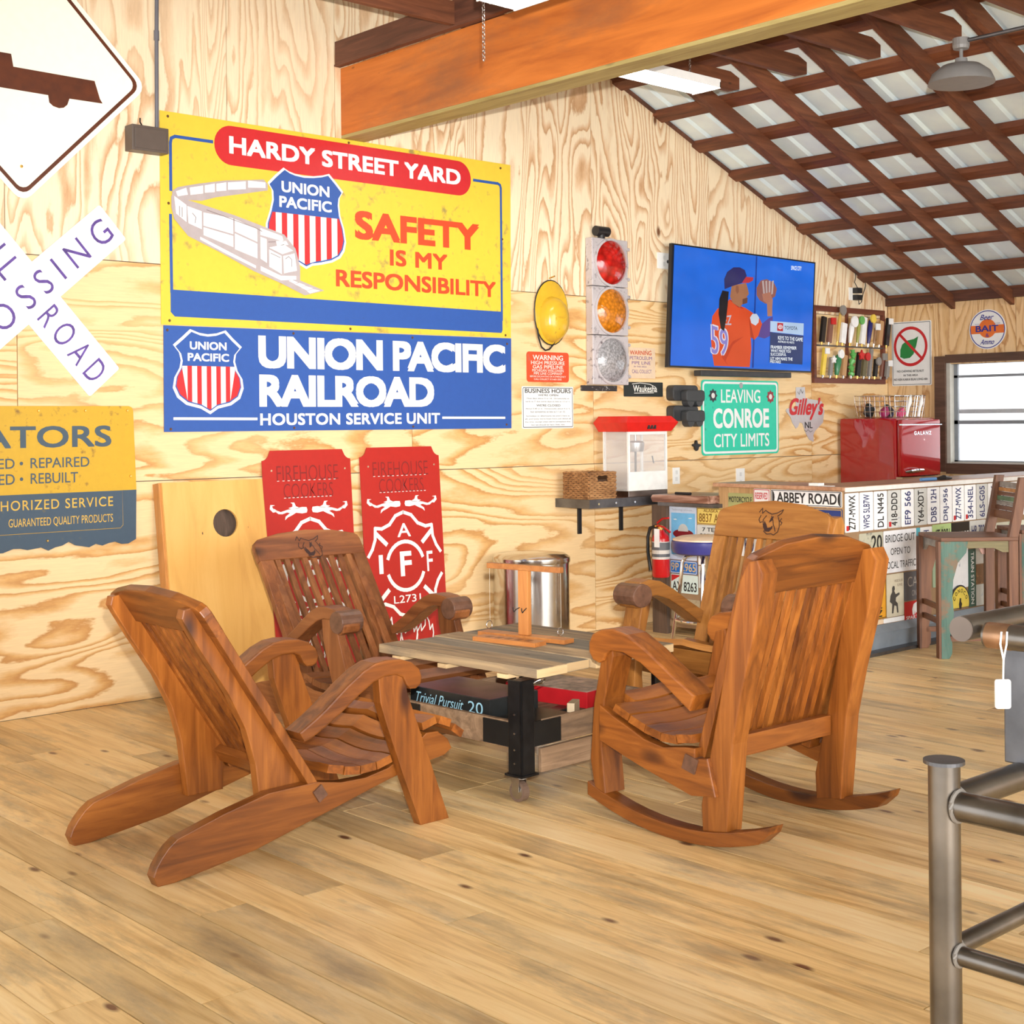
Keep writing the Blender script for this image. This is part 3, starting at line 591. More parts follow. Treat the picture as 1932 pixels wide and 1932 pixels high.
for sx in (-1, 1):
    for sy in (-1, 1):
        x0, y0 = sx * .425, sy * .387; cx, cy = (x0 - sx * .04, y0 - sy * .04)
        lg = obj('leg', MB().box(min(x0, x0 - sx * .07), min(y0, y0 - sy * .01), .10, max(x0, x0 - sx * .07), max(y0, y0 - sy * .01), .455, .003).box(min(x0, x0 - sx * .01), min(y0, y0 - sy * .07), .10, max(x0, x0 - sx * .01), max(y0, y0 - sy * .07), .455, .003).box(cx - .045, cy - .045, .10, cx + .045, cy + .045, .108), plain('black_iron', (0.015, 0.015, 0.016), 0.35, 0.5, noise=0.4), t, False)
        mb = MB()
        for zz in (.15, .2, .26, .33): mb.cyl((x0 + sx * .004, y0 - sy * .035, zz), (x0, y0 - sy * .035, zz), .004, seg=6)
        obj('bolt', mb, STEEL, lg, False)
        cs = obj('caster', MB().cyl((cx, cy, .10), (cx, cy, .088), .022).box(cx - .022, cy - .004, .04, cx - .018, cy + .03, .09).box(cx + .018, cy - .004, .04, cx + .022, cy + .03, .09), STEEL, t, False)
        obj('caster_wheel', MB().cyl((cx - .014, cy + .012, .0385), (cx + .014, cy + .012, .0385), .0385, seg=20), M_('caster_tread', (0.16, 0.10, 0.07)), cs, False)
        obj('wheel_hub', MB().cyl((cx - .0155, cy + .012, .0385), (cx + .0155, cy + .012, .0385), .027, seg=20), STEEL, cs, False)
obj('shelf_tray', MB().box(-.40, -.375, .235, .40, .375, .255), CRATE, t, False)
for nm, bx in (('crate_side', (-.415, -.33, .20, -.392, .33, .30)), ('crate_side', (.392, -.33, .20, .415, .33, .30)), ('crate_side', (-.31, -.380, .20, .31, -.375, .30)), ('crate_side', (-.31, .357, .20, .31, .380, .30))): obj(nm, MB().box(*bx, .003), CRATE, t, False)
for bx in ((-.415, -.33, .205, -.421, -.18, .295), (-.415, .18, .205, -.421, .33, .295), (-.41, -.386, .205, -.21, -.380, .295), (.16, -.386, .205, .31, -.380, .295)):
    obj('iron_plate', MB().box(min(bx[0], bx[3]), min(bx[1], bx[4]), bx[2], max(bx[0], bx[3]), max(bx[1], bx[4]), bx[5]), plain('black_iron', (0.02, 0.02, 0.02), 0.4, 0.5), t, False)
obj('lower_rail', MB().box(-.31, -.378, .10, .31, -.36, .19, .003), CRATE, t, False); obj('lower_rail', MB().box(-.31, .36, .10, .31, .378, .19, .003), CRATE, t, False)
obj('painted_mark', MB().prism(rrect(.05, .225, .16, .275, .02), lambda a, b: Vector((a, -.3815, b)), (0, .001, 0)), M_('blue_white_mark', (0.03, 0.08, 0.35)), t, False)['label'] = 'blue painted mark'
mb = MB(); mb.tube([(-.385 + .028 * math.cos(a), -.42 - .014 * math.sin(a) - .02, .455 + .012 * math.sin(a)) for a in [i * PI / 5 for i in range(10)]], .0022, 5, True); obj('wire_loop', mb, CHROME, t, False)
def tw(x, y, z=0):
    c, s_ = math.cos(TR), math.sin(TR); return (TL[0] + x * c - y * s_, TL[1] + x * s_ + y * c, z)
def gbox(name, label, x, y, z, rz, dx, dy, dz, m, top=None, txt=None):
    t = thing(name, label, 'box', tw(x, y, z), rz + TR)
    obj('box_lid', MB().box(-dx / 2, -dy / 2, 0, dx / 2, dy / 2, dz, .003), m, t, False)
    if top: obj('box_top_print', MB().box(-dx / 2 + .004, -dy / 2 + .004, dz, dx / 2 - .004, dy / 2 - .004, dz + .001), top, t, False)
    if txt:
        P = lambda a, b: Vector((-dx / 2 - .0012, -a, b))
        obj('box_lettering', join(text(txt[0], (-dy * .43, dz * .28, dy * .18, dz * .78), P, skew=.05), text(txt[1], (dy * .24, dz * .25, dy * .42, dz * .8), P)), M_('pale_blue_print', (0.35, 0.62, 0.75)), t, False)
    return t
gbox('board_game_box', 'long black trivia board game box on the table shelf', -.20, .10, .256, 0, .27, .46, .085, CARD, CARDP, ('Trivial Pursuit', '20'))
gbox('board_game_box', 'flat dark game box with gold star on the table shelf', -.22, -.255, .256, .0, .26, .17, .028, CARD)
gbox('board_game_box', 'red board game box with picture lid on the table shelf', .21, -.02, .256, .1, .26, .42, .065, REDBOX, BOXPIC)
gbox('card_box', 'small tilted cream card box behind the iron table leg', -.045, -.30, .257, .5, .09, .03, .06, M_('cream_card', (0.62, 0.47, 0.30)))
gbox('tile_case', 'small flat black case at the tray edge of the table', -.02, -.20, .256, .2, .10, .06, .018, CARD)
# hook and ring game
t = thing('hook_ring_game', 'cedar hook and ring game with T-shaped post standing on the table', 'game', tw(.085, .085, TZ), TR)
HA = math.radians(-83); hv = Vector((math.cos(HA), math.sin(HA), 0)); hn = Vector((-hv.y, hv.x, 0)); HM = Matrix(((hv.x, hn.x, 0, 0), (hv.y, hn.y, 0, 0), (0, 0, 1, 0), (0, 0, 0, 1)))
obj('base_board', MB().box(-.225, -.035, 0, .225, .035, .018, .002, HM), HOOKW, t, False)
obj('post', MB().box(-.026, -.012, .018, .026, .012, .285, .002, HM), HOOKZ, t, False)
obj('cross_bar', MB().box(-.19, -.014, .285, .19, .014, .308, .002, HM), HOOKW, t, False)
for s_ in (-1, 1): 
    mb = MB().tube([HM @ Vector(p) for p in ((s_ * .018, -.012, .13), (s_ * .022, -.03, .125), (s_ * .022, -.045, .115), (s_ * .022, -.05, .125), (s_ * .022, -.05, .135))], .0022, 6); obj('hook', mb, BLACK, t, False)
    e = HM @ Vector((s_ * .185, 0, .287)); mb = MB().tube([e, e + Vector((0, 0, -.225))], .0007, 4); st = obj('string', mb, M_('pale_string', (0.6, 0.55, 0.45)), t, False)
    mb = MB().tube([e + Vector((.017 * math.cos(a), .004, -.242 + .017 * math.sin(a))) for a in [i * PI / 8 for i in range(16)]], .0018, 6, True); obj('ring', mb, CHROME, st, False)
t = thing('drink_ladder_board', 'small cedar scoring board lying on the table beside the hook game', 'board', tw(-.035, .06, TZ), TR + HA)
obj('board', MB().box(-.16, -.04, 0, .16, .04, .018, .002), HOOKW, t, False)
mb = MB()
for k in range(5): mb.box(-.11 + k * .05, -.02, .018, -.085 + k * .05, .015, .0186)
obj('carved_marks', mb, M_('carved_dark', (0.20, 0.07, 0.02)), t, False)

# ------------------------------------------------------------------ things on and against the left wall
def plate(poly, y=YW - .006, th=.004, m=WHITE, parent=None, name='plate', bev=0): return obj(name, MB().prism(poly, PL(y), (0, th, 0), bev), m, parent)
def screws(pts, parent, y=YW - .009, r=.009, m=None):
    for a, b in pts: obj('screw', MB().cyl((a, y + .004, b), (a, y - .003, b), r, r * .6, 8), m or M_('rusty_screw', (0.12, 0.05, 0.02)), parent)
# road sign, diamond with a low loader silhouette
t = thing('diamond_road_sign', 'overexposed diamond road sign with truck silhouette, top left corner', 'sign', (2.82, YW, 2.5))
dc = (2.82, 3.14); R_ = .628
def diamond(r, k=.06):
    pts = []
    for q in range(4):
        a0 = q * PI / 2; cxx, cyy = dc[0] + (r - k * 1.414) * math.cos(a0), dc[1] + (r - k * 1.414) * math.sin(a0)
        for i in range(5):
            a = a0 - PI / 4 + i * PI / 8; pts.append((cxx + k * math.cos(a), cyy + k * math.sin(a)))
    return pts
plate(diamond(R_ + .03), y=YW - .012, m=DIAM, parent=t)
mb = MB(); ringflat(mb, diamond(R_ - .004, .05), diamond(R_ - .030, .042), PL(YW - .0135)); obj('border_line', mb, DIAMB, t)
mb = MB().flat([(2.30, 3.195), (2.768, 3.194), (2.778, 3.134), (3.193, 3.130), (3.221, 3.044), (3.235, 3.023), (3.06, 3.022), (3.049, 2.99), (3.03, 2.973), (3.006, 2.967), (2.976, 2.973), (2.956, 2.988), (2.951, 3.023), (2.30, 3.03)], PL(YW - .0137)); obj('truck_silhouette', mb, DIAMB, t)
screws([(2.815, 2.66), (2.815, 3.62)], t, YW - .015, m=BRASS)
# crossbuck
t = thing('railroad_crossing_sign', 'white railroad crossing crossbuck sign on the left wall, cut by the frame', 'sign', (2.87, YW, 1.5))
cbc = (2.854, 2.053)
def strip(ang, y): ca, sa = math.cos(ang), math.sin(ang); return lambda a, b: Vector((cbc[0] + a * ca - b * sa, y, cbc[1] + a * sa + b * ca))
for ang, y, nm, ws in ((math.radians(41.4), YW - .013, 'crossing_board', (('CROSSING', -.545, .535),)), (math.radians(-48.3), YW - .007, 'railroad_board', (('RAIL', -.53, -.12), ('ROAD', .115, .535)))):
    P = strip(ang, y); bo = obj(nm, MB().prism(rrect(-.575, -.108, .575, .108, .012), P, (0, .004, 0)), RXW, t)
    P2 = lambda a, b, P=P: P(a, b) + Vector((0, -.0012, 0))
    for w_, l0, l1 in ws: obj('lettering', text(w_, (l0, -.062, l1, .062), P2, spacing=1.55, bold=-.004), PURP, bo)
# electrical box and conduit
t = thing('electrical_box', 'grey brown electrical box with conduit above the yellow sign corner', 'box', (3.465, YW, 2.79))
obj('box_cover', MB().box(3.36, 6.52, 2.80, 3.565, 6.6, 2.93, .004).box(3.375, 6.515, 2.812, 3.55, 6.522, 2.917, .003), M_('grey_brown_box', (0.10, 0.075, 0.06)), t)
obj('conduit', MB().tube([(3.527, 6.575, 2.93), (3.53, 6.575, 3.4), (3.54, 6.575, 4.05)], .0105, 10).cyl((3.53, 6.575, 3.39), (3.53, 6.575, 3.44), .014), M_('grey_conduit', (0.13, 0.13, 0.15)), t, smooth=True)
obj('wire_stub', MB().tube([(3.44, 6.56, 2.93), (3.42, 6.55, 2.95), (3.415, 6.54, 2.968)], .004, 6), BLACK, t)
# yellow sign
t = thing('safety_sign', 'large yellow HARDY STREET YARD safety sign with train and shield', 'sign', (4.78, YW, 1.93))
Y0 = YW - .007
plate([(3.554, 3.037), (6.005, 3.037), (5.996, 1.94), (3.552, 1.928)], y=Y0, m=YEL, parent=t)
P1, P2, P3, P4 = PL(Y0 - .0012), PL(Y0 - .0020), PL(Y0 - .0028), PL(Y0 - .0036)
obj('red_banner', MB().flat(rrect(3.872, 2.80, 5.672, 3.012, .105, 8), P1), RED, t)
obj('banner_lettering', text('HARDY STREET YARD', (3.962, 2.862, 5.588, 2.958), P2, bold=.035, spacing=1.02), WHITE, t)
mb = MB(); stroke(mb, [(3.86, 2.912), (3.64, 2.912), (3.618, 2.90), (3.613, 2.875), (3.613, 2.63)], .017, P1); stroke(mb, [(3.61, 2.50), (3.613, 2.10)], .017, P1)
stroke(mb, [(5.695, 2.908), (5.895, 2.908), (5.914, 2.90), (5.920, 2.88), (5.920, 2.05)], .017, P1); mb.flat([(3.606, 2.112), (5.925, 2.102), (5.925, 1.985), (5.915, 1.968), (3.63, 1.972), (3.606, 1.995)], P1); obj('blue_frame_band', mb, BLUE, t)
obj('safety_lettering', join(text('SAFETY', (4.787, 2.47, 5.737, 2.637), P1, bold=.038), text('IS MY', (5.038, 2.333, 5.479, 2.43), P1, bold=.03, spacing=1.05), text('RESPONSIBILITY', (4.651, 2.188, 5.872, 2.287), P1, bold=.028)), ORED, t)
def shield(t, pts, split, tx, tb, inner_white, P, lift):
    a = lambda k: (lambda u, v: P(u, v) + Vector((0, -lift * k, 0)))
    cx = sum(p[0] for p in pts) / len(pts); cz = sum(p[1] for p in pts) / len(pts)
    def sc(k): return [(cx + (p[0] - cx) * k, cz + (p[1] - cz) * k) for p in pts]
    if inner_white: obj('shield_outline', MB().flat(sc(1.0), a(0)), CREAM, t); up = sc(.93)
    else: obj('shield_outline', MB().flat(sc(1.05), a(0)), CREAM, t); up = sc(1.0)
    obj('shield_blue', MB().flat(up, a(1)), BLUE, t)
    # lower field clipped at split
    low = []
    n = len(up)
    for i in range(n):
        p, q = up[i], up[(i + 1) % n]
        if p[1] <= split: low.append(p)
        if (p[1] - split) * (q[1] - split) < 0:
            u = (split - p[1]) / (q[1] - p[1]); low.append((p[0] + u * (q[0] - p[0]), split))
    k = .97; lw = [(cx + (p[0] - cx) * k, split + (p[1] - split) * k) for p in low]
    obj('shield_red_field', MB().flat(lw, a(2)), RED, t)
    def zb(x):     # lower edge of the field at x
        c = []
        for i in range(len(lw)):
            p, q = lw[i], lw[(i + 1) % len(lw)]
            if (p[0] - x) * (q[0] - x) <= 0 and abs(p[0] - q[0]) > 1e-6:
                u = (x - p[0]) / (q[0] - p[0]); z = p[1] + u * (q[1] - p[1])
                if z < split - .01: c.append(z)
        return max(c) if c else split
    x0 = min(p[0] for p in lw); x1 = max(p[0] for p in lw); mb = MB(); w_ = (x1 - x0) / 13.4
    for j in range(6):
        xa = x0 + w_ * (1.2 + 2 * j); xb = xa + w_ * 1.05; mb.flat([(xa, split - .001), (xa, zb(xa)), (xb, zb(xb)), (xb, split - .001)], a(3))
    obj('shield_stripes', mb, CREAM, t)
    obj('shield_lettering', join(text('UNION', tx, a(2), bold=.03), text('PACIFIC', tb, a(2), bold=.03)), CREAM, t)
ys = [(4.312, 2.814), (4.345, 2.798), (4.383, 2.789), (4.44, 2.784), (4.502, 2.789), (4.56, 2.80), (4.603, 2.813), (4.65, 2.77), (4.695, 2.725), (4.672, 2.69), (4.667, 2.65), (4.675, 2.59), (4.70, 2.52), (4.712, 2.449), (4.70, 2.40), (4.673, 2.362), (4.62, 2.335), (4.55, 2.318), (4.49, 2.308), (4.450, 2.288), (4.404, 2.310), (4.33, 2.325), (4.26, 2.35), (4.215, 2.40), (4.198, 2.45), (4.20, 2.51), (4.225, 2.58), (4.24, 2.64), (4.237, 2.69), (4.213, 2.725), (4.26, 2.77)]
shield(t, ys, 2.575, (4.29, 2.69, 4.61, 2.752), (4.275, 2.605, 4.625, 2.668), False, P2, .0006)
tb = [(3.616, 2.616), (3.65, 2.645), (3.767, 2.675), (3.936, 2.712), (4.09, 2.73), (4.175, 2.742), (4.198, 2.722), (4.198, 2.691), (4.050, 2.662), (3.878, 2.625), (3.805, 2.592), (3.821, 2.560), (3.991, 2.532), (4.166, 2.489), (4.304, 2.454), (4.377, 2.382), (4.407, 2.280), (4.406, 2.207), (4.568, 2.159), (4.436, 2.131), (4.283, 2.189), (4.105, 2.245), (3.903, 2.331), (3.709, 2.405), (3.629, 2.486), (3.613, 2.552)]
PT = PL(Y0 - .0052); PT2 = PL(Y0 - .0060)
obj('train_drawing', MB().flat([(3.616, 2.59), (3.62, 2.625), (3.65, 2.648), (3.767, 2.678), (3.936, 2.714), (4.09, 2.733), (4.175, 2.745), (4.20, 2.722), (4.20, 2.688), (4.05, 2.655), (3.878, 2.618), (3.79, 2.59), (3.66, 2.585)], PT).flat([(3.613, 2.60), (3.68, 2.592), (3.79, 2.572), (3.991, 2.532), (4.166, 2.489), (4.304, 2.454), (4.377, 2.382), (4.407, 2.28), (4.406, 2.207), (4.568, 2.159), (4.436, 2.125), (4.283, 2.183), (4.105, 2.24), (3.903, 2.325), (3.709, 2.398), (3.629, 2.48), (3.613, 2.54)], PL(Y0 - .0054)), M_('warm_grey_print', (0.42, 0.36, 0.36)), t)
mb = MB()
for q in ([(3.63, 2.60), (3.70, 2.56), (3.70, 2.47), (3.64, 2.51)], [(3.705, 2.555), (3.79, 2.535), (3.79, 2.44), (3.712, 2.465)], [(3.80, 2.53), (3.98, 2.515), (3.98, 2.43), (3.80, 2.46)], [(3.80, 2.452), (3.98, 2.42), (3.98, 2.36), (3.80, 2.41)], [(3.99, 2.512), (4.13, 2.47), (4.13, 2.40), (3.99, 2.445)], [(3.99, 2.435), (4.13, 2.39), (4.13, 2.31), (3.99, 2.35)], [(4.15, 2.478), (4.29, 2.445), (4.30, 2.415), (4.15, 2.44)], [(4.15, 2.43), (4.19, 2.42), (4.19, 2.29), (4.15, 2.31)], [(4.205, 2.375), (4.30, 2.40), (4.36, 2.37), (4.29, 2.345)], [(4.205, 2.365), (4.285, 2.335), (4.285, 2.235), (4.205, 2.27)], [(4.295, 2.335), (4.37, 2.355), (4.385, 2.26), (4.30, 2.24)], [(4.25, 2.415), (4.315, 2.42), (4.33, 2.40), (4.255, 2.39)], [(3.78, 2.40), (3.95, 2.335), (4.12, 2.27), (4.12, 2.255), (3.94, 2.32), (3.78, 2.385)], [(4.15, 2.27), (4.28, 2.225), (4.38, 2.23), (4.38, 2.21), (4.28, 2.20), (4.15, 2.245)],
          [(3.64, 2.625), (3.70, 2.65), (3.71, 2.615), (3.65, 2.60)], [(3.72, 2.653), (3.80, 2.672), (3.80, 2.63), (3.725, 2.615)], [(3.81, 2.674), (3.87, 2.69), (3.87, 2.645), (3.81, 2.635)], [(3.88, 2.69), (3.94, 2.704), (3.94, 2.66), (3.88, 2.65)], [(3.95, 2.705), (4.06, 2.722), (4.06, 2.68), (3.95, 2.665)], [(4.075, 2.728), (4.185, 2.73), (4.185, 2.70), (4.075, 2.69)],
          [(4.33, 2.20), (4.35, 2.207), (4.39, 2.195), (4.37, 2.185)], [(4.37, 2.183), (4.40, 2.193), (4.44, 2.182), (4.41, 2.17)], [(4.41, 2.168), (4.44, 2.178), (4.49, 2.168), (4.45, 2.153)], [(4.45, 2.15), (4.49, 2.163), (4.54, 2.157), (4.47, 2.138)]): mb.flat(q, PT2)
obj('train_highlights', mb, M_('print_white', (0.86, 0.84, 0.84)), t)
mb = MB()
for l in ([(4.16, 2.46), (4.12, 2.475), (3.82, 2.545)], [(4.20, 2.405), (4.245, 2.41)], [(4.215, 2.345), (4.275, 2.325)], [(4.31, 2.32), (4.33, 2.335), (4.35, 2.32), (4.35, 2.28)], [(3.735, 2.52), (3.755, 2.50), (3.75, 2.47)], [(3.66, 2.55), (3.66, 2.50)], [(3.675, 2.545), (3.675, 2.495)]): stroke(mb, l, .004, PL(Y0 - .0066))
obj('train_lines', mb, M_('warm_grey_ink', (0.22, 0.17, 0.17)), t)
screws([(3.60, 3.012), (5.92, 3.008), (3.60, 2.56), (5.93, 2.56), (3.60, 1.95), (4.75, 1.95), (5.95, 1.955), (4.75, 3.02)], t)
# blue sign
t = thing('railroad_sign', 'wide blue UNION PACIFIC RAILROAD sign under the yellow sign', 'sign', (4.78, YW, 1.37))
Y0 = YW - .010
plate([(3.564, 1.924), (5.996, 1.936), (5.992, 1.366), (3.562, 1.371)], y=Y0, m=BLUE, parent=t)
P1, P2 = PL(Y0 - .0012), PL(Y0 - .002)
obj('lettering', join(text('UNION PACIFIC', (4.131, 1.712, 5.943, 1.893), P1, spacing=.93, bold=.042), text('RAILROAD', (4.135, 1.50, 5.362, 1.680), P1, spacing=.93, bold=.042), text('HOUSTON SERVICE UNIT', (4.139, 1.400, 5.406, 1.466), P1, spacing=1.05, bold=.03)), CREAM, t)
mb = MB(); stroke(mb, [(3.619, 1.440), (4.118, 1.436)], .014, P1); stroke(mb, [(5.428, 1.436), (5.934, 1.433)], .014, P1); obj('white_rules', mb, CREAM, t)
bs = [(3.716, 1.910), (3.77, 1.892), (3.821, 1.886), (3.875, 1.893), (3.929, 1.911), (3.975, 1.868), (4.028, 1.824), (3.992, 1.785), (3.985, 1.745), (4.0, 1.695), (4.03, 1.65), (4.037, 1.60), (4.015, 1.545), (3.96, 1.51), (3.88, 1.492), (3.832, 1.462), (3.775, 1.492), (3.69, 1.512), (3.637, 1.55), (3.612, 1.60), (3.622, 1.655), (3.652, 1.705), (3.66, 1.745), (3.65, 1.785), (3.615, 1.825), (3.67, 1.87)]
shield(t, bs, 1.717, (3.713, 1.803, 3.933, 1.846), (3.70, 1.742, 3.948, 1.785), True, P1, .0006)
screws([(3.585, 1.90), (3.60, 1.385), (4.36, 1.385), (5.2, 1.385), (5.95, 1.39), (4.36, 1.91), (5.2, 1.915), (5.96, 1.90)], t, YW - .012)
# generators sign
t = thing('service_sign', 'rusty mustard and slate service sign ending ATORS, left edge', 'sign', (2.9, YW, .81))
Y0 = YW - .03
edge = [(2.10, .815), (2.5, .80), (2.70, .805)]; xx = 2.75
while xx < 3.36: edge.append((xx, .812 + random.uniform(-.012, .012) + (.02 if 3.0 < xx < 3.06 else 0))); xx += .035
plate(edge + [(3.388, .83), (3.392, 1.08)] + [(2.10, 1.08)], y=Y0, th=.012, m=ATB, parent=t, name='slate_panel')
plate([(2.10, 1.08), (3.392, 1.08), (3.378, 1.48), (3.372, 1.497), (3.355, 1.505), (2.10, 1.505)], y=Y0, th=.012, m=ATY, parent=t, name='mustard_panel')
P1 = PL(Y0 - .0075)
obj('pressed_rim', MB().prism([(2.10, .89), (3.30, .89), (3.315, .905), (3.305, 1.44), (3.29, 1.455), (2.10, 1.455)], PL(Y0 - .006), (0, .004, 0)), ATY, t)
obj('pressed_rim_lower', MB().prism([(2.10, .892), (3.30, .892), (3.313, .907), (3.311, 1.08), (2.10, 1.08)], PL(Y0 - .0068), (0, .002, 0)), ATB, t)
for b_ in (text('GENERATORS', (1.95, 1.302, 3.254, 1.408), P1, bold=.02), text('REPAIRED', (2.835, 1.205, 3.136, 1.254), P1, bold=.006), text('REBUILT', (2.835, 1.129, 3.076, 1.18), P1, bold=.006), text('TESTED', (2.52, 1.205, 2.757, 1.254), P1, bold=.006), text('INSPECTED', (2.42, 1.129, 2.757, 1.18), P1, bold=.006), MB().flat(circ(2.79, 1.229, .009, 8), P1), MB().flat(circ(2.79, 1.154, .009, 8), P1)): obj('slate_lettering', b_, M_('slate_ink', (0.05, 0.08, 0.11)), t)
for b_ in (text('AUTHORIZED SERVICE', (2.545, 1.004, 3.26, 1.052), P1, spacing=1.15, bold=.006), text('GUARANTEED QUALITY PRODUCTS', (2.725, .918, 3.259, .965), P1, bold=.004)): obj('yellow_lettering', b_, ATT, t)
screws([(2.88, 1.482), (3.12, 1.482), (3.345, 1.482), (3.36, 1.15), (2.92, .85)], t, Y0 - .002, .008, BRASS)
# cornhole board
def lean(poly_fn, x0, ytop, ztop, ybot): pass
t = thing('cornhole_board', 'varnished cornhole board with round hole leaning on the wall', 'board', (3.8, 6.4, 0))
yT, zT, yB = 6.515, 1.108, 6.36
dv = Vector((0, yT - yB, zT)).normalized(); Ln = Vector((0, yT - yB, zT)).length; nv = Vector((0, dv.z, -dv.y))
PC = lambda a, b: Vector((a, yB, .004)) + dv * b
hole = (3.855 - .0, Ln - .225, .073)
b = bmesh.new(); n = 24; outer = []
for i in range(n):
    a = 2 * PI * i / n; ca, sa = math.cos(a), math.sin(a)
    outer.append(ca); 
x0c, x1c = 3.505, 4.10
A = [b.verts.new(PC(hole[0] + hole[2] * math.cos(2 * PI * i / n), hole[1] + hole[2] * math.sin(2 * PI * i / n))) for i in range(n)]
Bv = [b.verts.new(PC(min(max(hole[0] + 9 * math.cos(2 * PI * i / n + .0), x0c), x1c), min(max(hole[1] + 9 * math.sin(2 * PI * i / n), 0.0), Ln)) if False else PC(*((lambda ca, sa: (hole[0] + ca * (lambda k: k)(min((x1c - hole[0]) / ca if ca > 1e-6 else (x0c - hole[0]) / ca if ca < -1e-6 else 1e9, (Ln - hole[1]) / sa if sa > 1e-6 else (0 - hole[1]) / sa if sa < -1e-6 else 1e9)), hole[1] + sa * min((x1c - hole[0]) / ca if ca > 1e-6 else (x0c - hole[0]) / ca if ca < -1e-6 else 1e9, (Ln - hole[1]) / sa if sa > 1e-6 else (0 - hole[1]) / sa if sa < -1e-6 else 1e9)))(math.cos(2 * PI * i / n), math.sin(2 * PI * i / n))))) for i in range(n)]
for i in range(n): b.faces.new((A[i], A[(i + 1) % n], Bv[(i + 1) % n], Bv[i]))
corners = [PC(x0c, 0), PC(x1c, 0), PC(x1c, Ln), PC(x0c, Ln)]
for c in corners:
    ns = sorted(Bv, key=lambda v: (v.co - c).length)[:2]; cv = b.verts.new(c)
    try: b.faces.new((ns[0], ns[1], cv))
    except Exception: pass
r = bmesh.ops.extrude_face_region(b, geom=list(b.faces)); bmesh.ops.translate(b, verts=[e for e in r['geom'] if isinstance(e, bmesh.types.BMVert)], vec=nv * .014)
obj('board_face', b, CORNW, t)
for a, c in ((x0c - .012, x0c + .008), (x1c - .008, x1c + .012)):
    Pn = lambda u, v: Vector((a, yB, .004)) + dv * v + nv * u
    obj('frame_side', MB().prism([(0.0145, 0), (.075, 0), (.075, Ln), (.0145, Ln)] if True else [], Pn, (c - a, 0, 0)), CORNS, t)
obj('frame_top', MB().prism([(.0145, Ln - .018), (.075, Ln - .018), (.075, Ln), (.0145, Ln)], lambda u, v: Vector((x0c + .008, yB, .004)) + dv * v + nv * u, (x1c - x0c - .016, 0, 0)), CORNS, t)
obj('rear_brace', MB().prism([(.058, Ln - .40), (.074, Ln - .40), (.074, Ln - .09), (.058, Ln - .09)], lambda u, v: Vector((x0c + .008, yB, .004)) + dv * v + nv * u, (x1c - x0c - .016, 0, 0)), POSTW, t)  # dark board added behind the hole, stands for its shaded inside and brown rung
